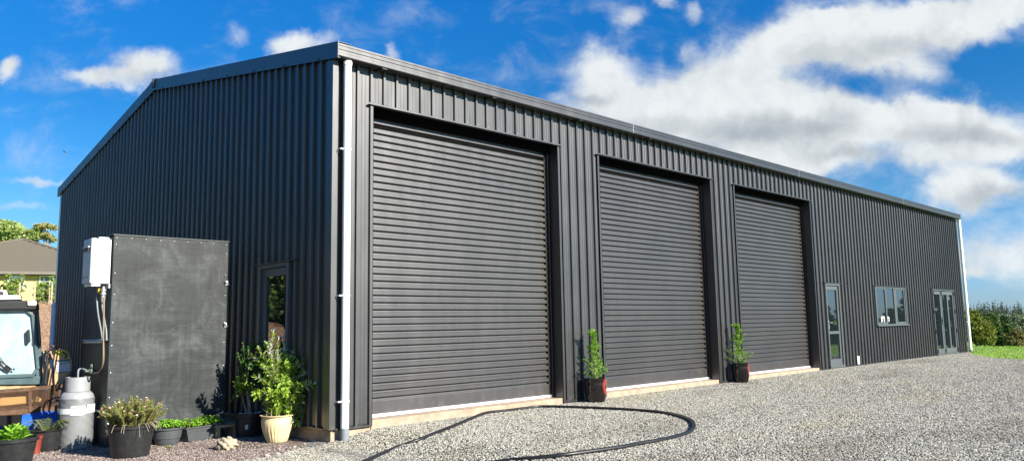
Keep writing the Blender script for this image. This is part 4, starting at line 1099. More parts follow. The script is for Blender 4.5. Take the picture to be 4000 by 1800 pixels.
def conifer_pot(cx, cy, z0, sc_, seed, label, lean, kx, ht=.74, wd_=.125):
    b0 = np.array([cx, cy, z0]); r_ = np.random.default_rng(seed); HB = .40*sc_; rt = .172*sc_
    e_ = empty('potted_conifer', tuple(b0), label, 'potted plant', None)
    pp = [(.001, 0), (rt*.66, 0), (rt*.74, .012), (rt*.90, HB*.28), (rt*.99, HB*.58), (rt*1.0, HB*.8), (rt*.96, HB*.95), (rt*1.0, HB*.97), (rt*1.0, HB), (rt*.9, HB), (rt*.86, HB*.9)]
    pot(e_, b0, pp, M['glaze'], rt*.88, HB*.92, None, 48)
    sm = MB(); H_ = ht*sc_; trunk = smooth_path([b0+np.array([0, 0, HB*.9]), b0+np.array([lean*.3, 0, HB+H_*.5]), b0+np.array([lean, 0, HB+H_*.93])], 8)
    sm.tube(trunk, list(np.linspace(.010, .003, len(trunk))), 6)
    MB().tube([b0+np.array([.02, -.01, HB*.9]), b0+np.array([.015, -.01, HB+H_*.97])], .0045, 6).build('stake', M['wood'], e_)
    P = []; D = []; Nn = []; Ls = []
    for i in range(58):
        f = (i/58); base = trunk[min(int(f*(len(trunk)-1)), len(trunk)-2)]; a = i*2.4+r_.normal()*.4
        env = (wd_*(1-f)**.7+.026)*(.55+.75*r_.random())*(1.25 if f < .25 else 1)*sc_
        if .62 < f < .80 or .3 < f < .38: env *= .45
        o_ = np.array([math.cos(a), math.sin(a), 0]); tip = base+o_*env+np.array([0, 0, env*(.5+.6*r_.random())])
        if kx and i in (50, 53): tip = base+np.array([-.13*sc_, -.05, .09]) 
        pth = smooth_path([base, (base+tip)/2+np.array([0, 0, .01]), tip], 4); sm.tube(pth, .002, 4, False)
        for q0 in pth[1:]:
            for j in range(9):
                P.append(q0+r_.normal(size=3)*.007); D.append((tip-base)/(np.linalg.norm(tip-base))+unit(1, r_)[0]*.9+np.array([0, 0, .3])); Nn.append(unit(1, r_)[0]); Ls.append(.030*(.6+.7*r_.random()))
    sm.build('stem', M['wood'], e_)
    V, F = leaf_simple(np.array(P), np.array(D), np.array(Nn), np.array(Ls), np.array(Ls)*.33); np_obj('foliage', V, F, M['conifer'], e_)
    return e_
conifer_pot(4.50, -.24, -.062, 1.0, 31, 'young conifer in a black and red glazed pot between first and second roller doors', -.03, 1)
conifer_pot(8.93, -.21, -.035, .98, 32, 'young conifer in a black and red glazed pot between second and third roller doors', -.06, 0, .80, .15)

# (j) pale crumpled cloth, pallet step
M['cloth'] = simple('dirty_cloth', (.36, .31, .22), .9, var=.3, vscale=12)
fp = gpt(888, 1752); b0 = fp.copy(); b0[2] = gz(b0[0], b0[1])
V = []; F = []; nu_, nv = 44, 26
r_ = np.random.default_rng(40)
for i in range(nv+1):
    for j in range(nu_):
        th = math.pi*i/nv*.92; ph = 2*math.pi*j/nu_
        d_ = np.array([math.sin(th)*math.cos(ph), math.sin(th)*math.sin(ph), math.cos(th)])
        w2 = abs(math.sin(5*d_[0]+3.1*d_[2]+1))*.35+abs(math.sin(9*d_[1]-6*d_[2]+2*d_[0]))*.28+abs(math.sin(13*d_[0]+11*d_[1]))*.16+abs(math.sin(21*d_[2]+17*d_[0]))*.10
        q = .45+w2*.8; p_ = d_*q; V.append(b0+(right*p_[0]*.125+vd*p_[1]*.10)+np.array([0, 0, max(-.01, .05+p_[2]*.085)]))
for i in range(nv):
    for j in range(nu_): F.append((i*nu_+j, i*nu_+(j+1) % nu_, (i+1)*nu_+(j+1) % nu_, (i+1)*nu_+j))
rag = np_obj('cloth', V, F, M['cloth'], None, True); tag(rag, 'crumpled cream cloth lying on the red brown scoria', 'cloth')
M['timber'] = simple('weathered_timber', (.36, .25, .13), .8, var=.3, vscale=6, aniso=(1, 1, 8))
stp = empty('timber_step', (-.5, 1.7, -.17), 'low weathered timber step below the gable door', 'step')
for k in range(2): MB().box((-.66, 1.62+k*.15, -.045+.002*k), (-.10, 1.62+k*.15+.14, -.018+.002*k)).build('tread', M['timber'], stp, bevel=.004)
for xx in (-.64, -.42, -.2): MB().box((xx, 1.64, -.17), (xx+.05, 1.88, -.047)).build('bearer', M['timber'], stp)

# ------------------------------------------------------------------ hose on the gravel
hp = [(1330,1835),(1430,1797),(1490,1771),(1560,1742),(1640,1714),(1720,1682),(1790,1654),(1850,1629),(1900,1611),(1960,1598),(2020,1590),(2120,1586),(2250,1589),(2400,1595),(2500,1601),(2600,1611),(2660,1624),(2700,1641),(2712,1660),(2700,1680),(2660,1697),(2580,1716),(2500,1730),(2420,1745),(2300,1762),(2200,1775),(2080,1788),(1980,1797),(1850,1815),(1700,1840)]
pts = []
for u, v_ in hp:
    p = onZ(u, v_, -.04)
    for _ in range(3): p = onZ(u, v_, float(gz(p[0], min(p[1], -.05)))+.026)
    if p[1] > -.045: p = np.array([p[0], -.045, float(gz(p[0], -.05))+.022])
    pts.append(p)
M['hose'] = simple('black_hose', (.014, .0145, .016), .42, var=.25, vscale=20)
ho = autosmooth(MB().tube(smooth_path(pts, 8), .0205, 12).build('garden_hose', M['hose'])); tag(ho, 'thick black hose looped across the grey gravel', 'hose')

# ------------------------------------------------------------------ stones
def rock_mesh(name, seed, sub=2, flat=.65):
    import bmesh
    bm = bmesh.new(); bmesh.ops.create_icosphere(bm, subdivisions=sub, radius=1); r_ = np.random.default_rng(seed)
    K = r_.normal(size=(7, 3)); K /= np.linalg.norm(K, axis=1, keepdims=True); lim = .62+.25*r_.random(7)
    for v_ in bm.verts:
        p = np.array(v_.co)
        for k_, l_ in zip(K, lim):
            d_ = p@k_
            if d_ > l_: p = p-k_*(d_-l_)
        p = p*np.array([1.15, .85, flat]); v_.co = Vector(p)
    me = bpy.data.meshes.new(name); bm.to_mesh(me); bm.free(); return me
def stone_mat(name, pal, rnd='object'):
    m, t, b = nt(name); oi = t.nodes.new('ShaderNodeObjectInfo')
    c_ = ramp(t, oi.outputs['Random'], pal)
    n_ = noise(t, objc(t), 1.6, 4, .7)
    c_ = mixc(t, .55, c_, mixc(t, n_, (.12, .12, .115), (.62, .60, .56)), 'OVERLAY') if False else mixc(t, mth(t, 'MULTIPLY', n_, .35), c_, (.39, .38, .345))
    big = noise(t, mapv(t, pos(t), (.5, 1.2, 1)), .55, 4, .65)
    c_ = mixc(t, 1.0, c_, ramp(t, big, [(.36, (.74, .72, .68)), (.5, (1, 1, 1)), (.66, (1.0, .97, .88))]), 'MULTIPLY')
    t.links.new(c_, b.inputs['Base Color']); b.inputs['Roughness'].default_value = .85; return m
M['stone'] = stone_mat('gravel_stone', GPAL)
M['scoria_stone'] = stone_mat('scoria_stone', SPAL)
M['palerock'] = simple('pale_rock', (.50, .47, .38), .9, var=.25, vscale=30, bmp=.01)
for i, (u, v_, sz) in enumerate([(1045,1772,22),(1085,1766,24),(1120,1770,17),(1010,1786,18),(1150,1738,15),(1228,1722,20),(1262,1716,24),(1145,1752,12),(1300,1712,22),(960,1792,16),(1190,1728,12),(1245,1742,13),(1180,1768,15),(1280,1735,12),(1215,1708,14),(1135,1715,9)]):
    p = onZ(u, v_, -.15); s = local_scale(p)
    me = rock_mesh('rock', 100+i, 2); me.materials.append(M['palerock'])
    o = bpy.data.objects.new('rock', me); COL.objects.link(o); q = sz*s*.62; o.scale = (q, q, q*.8)
    o.location = (p[0], p[1], float(gz(p[0], p[1]))+q*.12); o.rotation_euler = (.2*math.sin(i), .3*math.cos(i*2), i*1.7)
    tag(o, 'pale rock along the border between the red brown scoria and grey gravel', 'rock', 'pale rocks along the gravel edge')

def scatter(name, area_fn, n, size, mat, seed, protos=5, sink=.2, tri=None):
    """many small stones as one 'stuff' object: geometry-node instances on loose points"""
    r_ = np.random.default_rng(seed)
    P = area_fn(n, r_)
    me = bpy.data.meshes.new(name); me.vertices.add(len(P)); me.vertices.foreach_set('co', P.astype(np.float32).ravel()); me.update()
    o = bpy.data.objects.new(name, me); COL.objects.link(o); o['kind'] = 'stuff'
    pc_ = bpy.data.collections.new(name+'_shapes')
    for i in range(protos):
        m_ = rock_mesh('stone_shape', seed*10+i, 1); m_.materials.append(mat); po = bpy.data.objects.new('stone_shape', m_); pc_.objects.link(po)
    ng = bpy.data.node_groups.new(name+'_nodes', 'GeometryNodeTree')
    ng.interface.new_socket('Geometry', in_out='INPUT', socket_type='NodeSocketGeometry'); ng.interface.new_socket('Geometry', in_out='OUTPUT', socket_type='NodeSocketGeometry')
    gi = ng.nodes.new('NodeGroupInput'); go = ng.nodes.new('NodeGroupOutput')
    ci = ng.nodes.new('GeometryNodeCollectionInfo'); ci.inputs['Collection'].default_value = pc_; ci.inputs['Separate Children'].default_value = True; ci.inputs['Reset Children'].default_value = True
    ip = ng.nodes.new('GeometryNodeInstanceOnPoints'); ip.inputs['Pick Instance'].default_value = True
    rr = ng.nodes.new('FunctionNodeRandomValue'); rr.data_type = 'FLOAT_VECTOR'; rr.inputs[0].default_value = (-.5, -.5, 0); rr.inputs[1].default_value = (.5, .5, 6.28)
    rs = ng.nodes.new('FunctionNodeRandomValue'); rs.data_type = 'FLOAT'; rs.inputs[2].default_value = size*.55; rs.inputs[3].default_value = size*1.35; rs.inputs['Seed'].default_value = 3
    ln = ng.links.new
    ln(gi.outputs[0], ip.inputs['Points']); ln(ci.outputs[0], ip.inputs['Instance']); ln(rr.outputs[0], ip.inputs['Rotation']); ln(rs.outputs[1], ip.inputs['Scale']); ln(ip.outputs[0], go.inputs[0])
    md = o.modifiers.new('scatter', 'NODES'); md.node_group = ng
    return o
GRa = np.array(GR); SCO2 = [(-.02,.02)] + SCE[::-1] + [(-3.4,-2.8),(-6,-5.2),(-9,-18),(-30,-18),(-30,14),(0.02,14)]
def in_poly(P, poly):
    x, y = P[:, 0], P[:, 1]; c = np.zeros(len(P), bool); n = len(poly)
    for i in range(n):
        x1, y1 = poly[i]; x2, y2 = poly[(i+1) % n]
        cond = (y1 > y) != (y2 > y)
        with np.errstate(divide='ignore', invalid='ignore'): xi = (x2-x1)*(y-y1)/(y2-y1+1e-12)+x1
        c ^= cond & (x < xi)
    return c
def gravel_area(x0, x1, y0, y1, poly, dz):
    def fn(n, r_):
        P = np.stack([r_.uniform(x0, x1, n), r_.uniform(y0, y1, n)], 1); P = P[in_poly(P, poly)]
        # leave out what lies behind the viewer's shoulder
        d_ = P-CAM[:2]; f = d_@(_F[:2]/np.linalg.norm(_F[:2])); sd = d_@_R[:2]
        keep = (f > 1.5) & (np.abs(sd) < f*.85+1.0); P = P[keep]
        return np.concatenate([P, (gz(P[:, 0], P[:, 1])+dz)[:, None]], 1)
    return fn
QUAL = 1.0
scatter('gravel', gravel_area(-3.2, 7.5, -7.5, .0, GR, .006), int(270000*QUAL), .0115, M['stone'], 51)
def mid_area(n, r_):
    P = gravel_area(7.5, 24.5, -8, .0, GR, .004)(n, r_); return P
g2_ = scatter('gravel', mid_area, int(280000*QUAL), .0120, M['stone'], 52)
scatter('scoria_stones', gravel_area(-5, .2, -2, 3.2, SCO2, -.002), int(60000*QUAL), .008, M['scoria_stone'], 53)
# grass tufts on the visible part of the field
def grass_field():
    r_ = np.random.default_rng(60); n = 26000
    P = np.stack([r_.uniform(19, 34, n), r_.uniform(-8, 4.5, n)], 1)
    P = P[~in_poly(P, GR)]; P = P[(P[:, 1] < -.1) | (P[:, 0] > 24.3)]
    n = len(P); P3 = np.concatenate([P, gz(P[:, 0], P[:, 1])[:, None]-.01], 1)
    D = unit(n, r_)*.45+np.array([0, 0, 1.0]); V, F = leaf_simple(P3, D, unit(n, r_), .025+.035*r_.random(n), .012+.01*r_.random(n))
    o = np_obj('grass', V, F, foliage_mat('grass_blade', (.10, .22, .02), (.22, .38, .04), (.34, .46, .10), trans=.3, scale=.8)); o['kind'] = 'stuff'
grass_field()
w_p = gpt(662, 1745); w_p[2] = gz(w_p[0], w_p[1]); r_ = np.random.default_rng(61)
wd_ = empty('weed', tuple(w_p), 'tiny pale green weed sprouting in the scoria before the round pot', 'weed')
P = np.tile(w_p, (22, 1))+r_.normal(size=(22, 3))*np.array([.015, .015, .003]); V, F = leaf_quads(P, unit(22, r_)+np.array([0, 0, .6]), np.tile([0, 0, 1.0], (22, 1)), .03*np.ones(22), .014*np.ones(22)); np_obj('leaves', V, F, M['fern'], wd_)
#@@PART2
# ------------------------------------------------------------------ compact loader at the left edge
DL = 9.6
_d = ray(170, 1400); nF = -np.array([_d[0], _d[1], 0])/np.linalg.norm(_d[:2])     # faces the yard
rF = np.array([-nF[1], nF[0], 0.0])
O_L = onD(80, 1500, DL)
def lp(u, v_, back=0.0):
    """point on the loader's front plane (upright, turned to the yard), pushed back from it"""
    P0 = O_L - nF*back; d_ = ray(u, v_); k = np.dot(P0-CAM, nF)/np.dot(d_, nF); return CAM+d_*k
gl = lp(60, 1600); gl[2] = gz(gl[0], gl[1])
ld = empty('compact_loader', tuple(gl), 'old compact loader with a dusty cab and rusty mesh guard parked beside the shed', 'loader')
M['teal'] = simple('dark_teal_paint', (.060, .10, .11), .4, var=.25, vscale=6)
M['tan'] = simple('faded_tan_paint', (.50, .33, .17), .6, var=.35, vscale=9, bmp=.002)
M['rust'] = simple('rusty_steel', (.11, .058, .030), .75, var=.45, vscale=16, bmp=.003)
M['orange'] = simple('orange_paint', (.50, .29, .09), .6, var=.3, vscale=7)
M['lens'] = simple('old_lens', (.50, .48, .40), .2, var=.2)
M['yellowpaint'] = simple('yellow_paint', (.42, .38, .02), .6, var=.2)
def dusty():
    m, t, b = nt('dusty_sky_glass'); o = objc(t)
    f = noise(t, mapv(t, o, (1.5, 1.5, .8)), 2.2, 6, .7); g = noise(t, o, 60, 3, .7)
    c_ = ramp(t, mth(t, 'ADD', mth(t, 'MULTIPLY', f, .8), mth(t, 'MULTIPLY', g, .2)), [(.3, (.18, .28, .30)), (.5, (.33, .45, .47)), (.66, (.50, .61, .62))])  # dust mottling, with pale blue sky reflection painted into the colour
    t.links.new(c_, b.inputs['Base Color']); b.inputs['Roughness'].default_value = .16; return m
M['dusty'] = dusty()
def plate(name, uv, mat, th=.03, back=0.0, parent=None, bevel=.004):
    return MB().prism([lp(u, v_, back) for u, v_ in uv], -nF*th).build(name, M[mat], parent or ld, bevel=bevel)
plate('cab_roof', [(-170,1181),(138,1172),(150,1178),(152,1200),(146,1210),(-170,1214)], 'black', 1.0, -.06, bevel=.02)
rp_ = plate('roof_pan', [(-170,1152),(66,1151),(78,1157),(84,1170),(-170,1176)], 'zinc', .7, -.0, bevel=.01)
ru = plate('roof_unit', [(-60,1134),(24,1133),(25,1153),(-60,1155)], 'white', .5, .1, bevel=.006)
plate('grille', [(-40,1138),(12,1138),(14,1153),(-40,1153)], 'black', .01, .088, ru, 0)
plate('headlight', [(106,1174),(138,1172),(144,1177),(144,1190),(138,1194),(108,1193)], 'lens', .05, -.085, bevel=.006)
plate('windscreen', [(-150,1208),(92,1204),(126,1232),(138,1340),(143,1435),(126,1462),(-150,1470)], 'dusty', .02, .03, bevel=0)
cf = MB()
def bar(mb, a, b, w, back=0.0, d=.05, wb=None):
    """flat bar between two picture points on the front plane, w wide (m)"""
    p, q = lp(*a, back), lp(*b, back); t_ = q-p; t_ /= np.linalg.norm(t_); s_ = np.cross(t_, nF); s_ /= np.linalg.norm(s_)
    wb = wb or w
    mb.prism([p-s_*w/2, q-s_*wb/2, q+s_*wb/2, p+s_*w/2], -nF*d)
bar(cf, (-150,1207), (96,1203), .035); bar(cf, (92,1203), (130,1233), .03, -.01); bar(cf, (128,1228), (149,1440), .035, -.01)
bar(cf, (150,1432), (128,1466), .035); bar(cf, (132,1465), (-150,1476), .045); bar(cf, (-150,1488), (162,1484), .10, .02, .1)
cf.prism([lp(126,1205,.04), lp(150,1205,.04), lp(158,1300,.04), lp(166,1480,.04), lp(140,1480,.04), lp(138,1300,.04)], -nF*.7)
cf.build('cab_frame', M['teal'], ld, bevel=.006)
# side window seal seen edge on
plate('side_window', [(143,1214),(150,1218),(158,1280),(162,1350),(155,1356),(149,1340),(145,1280),(139,1222)], 'black', .02, -.01, bevel=.004)
plate('side_glass', [(145,1224),(149,1226),(155,1285),(157,1342),(153,1335),(149,1280)], 'teal', .01, -.018, bevel=0)
plate('handle', [(104,1290),(108,1286),(116,1287),(119,1330),(117,1337),(109,1338),(106,1330)], 'black', .05, -.05, bevel=.006)
wp = MB()
for a, b_, w in (((-60,1360),(40,1440),.014), ((-40,1345),(30,1435),.010), ((-60,1385),(30,1445),.020), ((20,1428),(42,1446),.045)): bar(wp, a, b_, w, -.03, .015)
wp.ball(lp(54, 1441, -.03), .012, 8, 5); wp.build('wiper', M['black'], ld)
plate('bonnet', [(-170,1498),(138,1490),(142,1520),(-170,1534)], 'tan', .25, .06)
plate('engine_cover', [(-170,1500),(150,1496),(165,1620),(-170,1650)], 'rust', .8, .36)
for uv in ([(-30,1555),(100,1545),(104,1590),(40,1605),(-30,1600)], [(122,1512),(150,1508),(150,1550),(165,1560),(160,1585),(122,1575)], [(190,1512),(216,1508),(214,1556),(192,1560)], [(-60,1512),(60,1508),(50,1530),(-60,1540)]):
    plate('body_panel', uv, 'orange', .03, .22)
# loader arm and its sticker
arm = [(190,1369),(212,1364),(240,1361),(253,1363),(262,1369),(270,1380),(276,1396),(280,1412),(282,1432),(281,1447),(272,1459),(261,1468),(254,1477),(250,1489),(246,1504),(214,1512),(212,1470),(210,1430),(205,1402),(198,1384)]
la = plate('loader_arm', arm, 'tan', .10, -.10, bevel=.006)
plate('arm_face', [(168,1372),(192,1369),(199,1385),(206,1402),(168,1402)], 'tan', .3, .02)
plate('lift_ram', [(165,1425),(180,1400),(196,1424),(208,1470),(214,1505),(168,1505)], 'tan', .08, -.04)
plate('arm_patch', [(214,1367),(250,1363),(261,1373),(266,1387),(222,1390)], 'yellowpaint', .002, -.1025, la, 0)
M['stickerwhite'] = simple('sticker_white', (.62, .64, .66), .4, var=.04)
M['inkred'] = simple('sticker_red', (.35, .03, .05), .5); M['inkgreen'] = simple('sticker_green', (.03, .28, .16), .5); M['inkblue'] = simple('sticker_blue', (.04, .09, .22), .5)
plate('sticker', [(215,1406),(272,1402),(277,1451),(221,1456)], 'black', .002, -.103, la, 0)
plate('sticker_face', [(217,1415),(271.5,1411.5),(275,1448.5),(222,1453)], 'stickerwhite', .001, -.1045, la, 0)
def stext(s_, u, v_, hpx, mat, wpx):
    """lettering on the sticker: the word starts at (u,v) and is wpx picture units wide"""
    org = lp(u, v_, -.107); ax = lp(u+wpx, v_-wpx*.07, -.107)-org; L_ = np.linalg.norm(ax); ax /= L_
    k = local_scale(org); o = text_mesh(s_, hpx*k*1.38, M[mat], la, org, ax, np.cross(nF, ax)*1.0 if np.cross(nF, ax)[2] > 0 else -np.cross(nF, ax), th=0)
    co_ = np.array([v.co[:] for v in o.data.vertices]); rel = (co_-(org-ORG[la.name]))@ax; f = L_/max(rel.max(), 1e-6)
    for v in o.data.vertices:
        r0 = (np.array(v.co)-(org-ORG[la.name]))@ax; v.co = Vector(np.array(v.co)+ax*r0*(f-1))
ORG[la.name] = ORG[ld.name]
stext('ATTENTION', 229, 1414, 6.2, 'stickerwhite', 40)
w3 = MB(); w3.prism([lp(219,1414.5,-.107), lp(227,1413.8,-.107), lp(222.8,1407.6,-.107)], nF*.0005); w3.build('warning_triangle', M['stickerwhite'], la)
for (u, v_, w, h_, mt) in ((221,1418,5,5,'inkred'), (230.5,1418,14,4.6,'inkred'), (247.5,1416.5,15,4.8,'inkgreen'), (264.5,1415,6,5,'inkgreen')):
    plate('sticker_mark', [(u,v_),(u+w,v_-w*.06),(u+w+.4,v_+h_-w*.06),(u+.4,v_+h_)], mt, .0006, -.106, la, 0)
stext('WEAR APPROVED SAFETY GEAR', 222, 1430, 3.0, 'inkred', 50); stext('AND READ MANUAL BEFORE USE', 224, 1435, 3.0, 'inkred', 46)
stext('A WATCHFUL EYE AND CONTACT WITH', 222.5, 1442.4, 2.7, 'inkblue', 50); stext('OPERATOR BEFORE APPROACHING', 223, 1446.4, 2.7, 'inkblue', 50); stext('MOVING EQUIPMENT', 231, 1450.6, 2.7, 'inkblue', 34)
hb = MB(); hb.tube(smooth_path([lp(198,1366,-.12), lp(199,1352,-.14), lp(206,1350,-.16), lp(222,1363,-.16), lp(240,1372,-.16), lp(257,1382,-.16), lp(259,1390,-.15), lp(255,1396,-.11)], 4), .010, 8); hb.build('grab_bar', M['rust'], la, True)
for pts_ in ([(188,1378),(184,1400),(186,1420),(180,1460),(176,1505)], [(180,1382),(177,1402),(182,1425),(186,1450),(181,1505)], [(192,1390),(190,1410),(184,1430)]):
    MB().tube(smooth_path([lp(u, v_, -.10) for u, v_ in pts_], 4), .013, 8).build('hydraulic_hose', M['rubber'], ld, True)
hk = MB(); 
for (u, v_) in ((182,1374),(190,1380),(180,1386),(188,1392),(176,1408)): hk.ball(lp(u, v_, -.09), .026, 8, 6)
hk.build('hydraulic_coupling', M['black'], ld, True)
# mesh guard
gf = MB()
bar(gf, (-170,1541), (120,1518), .042, -.22, .04); bar(gf, (118,1518), (246,1505), .042, -.22, .04)
bar(gf, (-170,1612), (120,1602), .090, -.20, .05); bar(gf, (118,1602), (232,1590), .085, -.20, .05)
for u in (118, 232, 0-60): bar(gf, (u, 1522 if u > 0 else 1536), (u, 1608 if u < 200 else 1590), .035, -.215, .03)
gf.build('guard_frame', M['rust'], ld)
gm = MB(); rows = 15; cw = 13.0; u0 = -120
def gy(u): return 1530-(u+10)*.075
for i in range(int((232-u0)/cw)*2):
    for j in range(rows):
        if (i+j) % 2: continue
        u = u0+i*cw/2; v0 = gy(u)+j*5.1; s_ = 1
        p = [lp(u, v0, -.215), lp(u+cw/2, gy(u+cw/2)+(j+1)*5.1, -.215), lp(u+cw/2, gy(u+cw/2)+(j-1)*5.1, -.215)]
        for q in p[1:]:
            if q[2] < lp(u, gy(u)+76, -.215)[2] or q[2] > lp(u, gy(u)-3, -.215)[2]: continue
            t_ = q-p[0]; n_ = np.cross(t_, nF); n_ /= np.linalg.norm(n_); gm.prism([p[0]-n_*.0028, q-n_*.0028, q+n_*.0028, p[0]+n_*.0028], -nF*.006)
gm.build('expanded_mesh', M['rust'], ld)
# wheels and underside
ub = MB(); a_ = lp(-170, 1640, .4); ub.prism([lp(-170,1600,.3), lp(200,1590,.3), lp(200,1655,.3), lp(-170,1665,.3)], -nF*1.0); ub.build('chassis', M['black'], ld)
for u in (-60, 165):
    c_ = lp(u, 1610, .55); c_[2] = gl[2]+.29; w = MB()
    w.tube([c_-nF*0-rF*.11, c_-rF*.09, c_+rF*.09, c_+rF*.11], [.25, .29, .29, .25], 28); wo = autosmooth(w.build('tyre', M['rubber'], ld), 40)
    MB().tube([c_-rF*.112, c_+rF*.112], .14, 20).build('rim', M['orange'], wo)

# ------------------------------------------------------------------ neighbouring house behind the bank
hD = 47.0
a0 = onD(0, 1067, hD); a1 = onD(222, 1069, hD+1.4)
hx = (a1-a0)*np.array([1, 1, 0]); hx /= np.linalg.norm(hx); hy = np.array([-hx[1], hx[0], 0]); hy = hy if np.dot(hy, _F) > 0 else -hy
pitchm = (hD/FPX)
zE = float(a0[2])-.02; zG = zE-2.45; Hc = a0.copy(); Hc[2] = 0
def hp(x, y, z): return Hc+hx*x+hy*y+np.array([0, 0, z])       # x metres along the wall from the frame edge, y away
house = empty('brick_house', tuple(hp(2, 4, zG)), 'yellow brick house with a brown tiled hip roof beyond the garden bank', 'house')
def brick_mat():
    m, t, b = nt('yellow_brick'); o = objc(t)
    dx = N(t, 'ShaderNodeVectorMath', operation='DOT_PRODUCT'); t.links.new(o, dx.inputs[0]); dx.inputs[1].default_value = tuple(hx)
    sx = N(t, 'ShaderNodeSeparateXYZ'); t.links.new(o, sx.inputs[0]); cb_ = N(t, 'ShaderNodeCombineXYZ'); t.links.new(dx.outputs['Value'], cb_.inputs[0]); t.links.new(sx.outputs[2], cb_.inputs[1])
    br = N(t, 'ShaderNodeTexBrick'); t.links.new(cb_.outputs[0], br.inputs['Vector']); br.inputs['Scale'].default_value = 1
    br.inputs['Brick Width'].default_value = .25; br.inputs['Row Height'].default_value = .086; br.inputs['Mortar Size'].default_value = .008
    br.inputs['Color1'].default_value = (.60, .43, .20, 1); br.inputs['Color2'].default_value = (.70, .53, .27, 1); br.inputs['Mortar'].default_value = (.30, .22, .10, 1)
    t.links.new(br.outputs['Color'], b.inputs['Base Color']); b.inputs['Roughness'].default_value = .85; return m
M['brick'] = brick_mat()
M['tile'] = simple('brown_roof_tile', (.125, .108, .082), .85, var=.10, vscale=30)
XL, XR, YB = -7.6, 7.2, 16
wb_ = MB()
def hbox(mb, x0, x1, y0, y1, z0, z1): mb.prism([hp(x0, y0, z0), hp(x1, y0, z0), hp(x1, y1, z0), hp(x0, y1, z0)], np.array([0, 0, z1-z0]))
hbox(wb_, XL, XR, .55, YB, zG-1.0, zE-.02); wb_.build('wall', M['brick'], house)
so_ = MB(); hbox(so_, XL-.5, XR+.5, 0, YB, zE-.06, zE-.02); so_.build('soffit', M['black'], house)
apx = .62; apz = zE+2.35+.35
A = [(XL-.6, -.0), (XR+.6, -.0), (XR+.6, YB), (XL-.6, YB)]
def roof_face(name, p0, p1, q1, q0, n=15):
    """tile courses as overlapping strips from eave edge p0-p1 up to q0-q1"""
    mb = MB(); p0, p1, q0, q1 = map(np.array, (p0, p1, q0, q1)); up = np.array([0, 0, .08])
    for k in range(n):
        f0, f1 = k/n, (k+1.12)/n; f1 = min(1, f1)
        a, b_, c_, d_ = p0+(q0-p0)*f0, p1+(q1-p1)*f0, p1+(q1-p1)*f1, p0+(q0-p0)*f1
        mb.add([a+up, b_+up, c_, d_, a, b_], [(0, 1, 2, 3), (4, 5, 1, 0)])
    return mb
eL, eR = hp(XL-.6, 0, zE), hp(XR+.6, 0, zE); ap = hp(apx, 5.6, apz); bk = hp(apx, YB, apz)
r1_ = roof_face('roof', eL, eR, ap, ap, 17); r2_ = roof_face('roof', eR, hp(XR+.6, YB, zE), bk, ap, 17); r3_ = roof_face('roof', hp(XL-.6, YB, zE), eL, ap, bk, 17)
for m_ in (r2_, r3_): r1_.add(m_.v, m_.f)
hr = r1_.build('roof', M['tile'], house)
rt_ = MB()
for p, q in ((eL, ap), (eR, ap), (ap, bk)): rt_.tube([p+np.array([0, 0, .05]), q+np.array([0, 0, .05])], .10, 8)
rt_.build('ridge_tiles', M['tile'], hr)
gt_ = MB(); gt_.prism([hp(XL-.6, -.12, zE-.02), hp(XR+.6, -.12, zE-.02), hp(XR+.6, -.12, zE+.14), hp(XL-.6, -.12, zE+.14)], hy*.12); gt_.build('gutter', M['greypvc'] if False else simple('brown_gutter', (.16, .14, .12), .5), house)
# second roof behind
w2 = MB(); s2 = [hp(3.0, 10, zE+.9), hp(13, 10, zE+.9), hp(13, 15, zE+2.35), hp(3.0, 15, zE+2.35)]
mm2 = roof_face('roof', *s2, n=9); mm2.build('rear_roof', M['tile'], house)
def hu(u, z=None): 
    """x along the wall of the picture column u"""
    nrm = hy; P0 = hp(0, .55, 0); d_ = ray(u, 1110); k = np.dot(P0-CAM, nrm)/np.dot(d_, nrm); return float(np.dot(CAM+d_*k-Hc, hx))
def hz(u, v_):
    nrm = hy; P0 = hp(0, .55, 0); d_ = ray(u, v_); k = np.dot(P0-CAM, nrm)/np.dot(d_, nrm); return float((CAM+d_*k)[2])
def hwin(name, u0_, u1_, v0, v1, panemat, label=None):
    x0, x1, z1, z0 = hu(u0_), hu(u1_), hz(u0_, v0), hz(u0_, v1); f_ = MB(); w = .09
    hbox(f_, x0, x0+w, .49, .56, z0, z1); hbox(f_, x1-w, x1, .49, .56, z0, z1); hbox(f_, x0+w, x1-w, .49, .56, z1-w, z1); hbox(f_, x0+w, x1-w, .49, .56, z0, z0+w)
    fo = f_.build(name, M['white'], house); p_ = MB(); hbox(p_, x0+w, x1-w, .52, .545, z0+w, z1-w); p_.build('pane' if name == 'window' else 'leaf', panemat, fo); return fo
hwin('window', 27, 96, 1074, 1132, M['pane'])
hwin('door', 152, 200, 1074, 1196, M['greypvc'])
# ------------------------------------------------------------------ garden fence of posts and wire on top of the bank
M['post'] = simple('grey_post', (.34, .30, .20), .85, var=.2)
fD = 41.0
gfz = empty('garden_fence', tuple(onD(140, 1186, fD)), 'row of thin timber posts with wires along the top of the bark bank', 'fence')
tops = []
for u, v0, v1, w in ((8, 1120, 1180, 6), (79, 1103, 1190, 5.5), (138, 1101, 1188, 7), (195, 1122, 1190, 4), (205, 1101, 1190, 5.5)):
    a = onD(u, v0, fD); b_ = onD(u+1, v1+6, fD); k = w*fD/FPX/2
    p_ = MB(); p_.prism([a+rF*k, a-rF*k, np.array([a[0], a[1], b_[2]])-rF*k, np.array([a[0], a[1], b_[2]])+rF*k], -nF*.08); p_.build('post', M['post'], gfz); tops.append((a, b_))
for f in (.25, .5, .75):
    MB().tube([a+(b_-a)*f for a, b_ in tops], .006, 4, False).build('wire', M['zinc'], gfz)
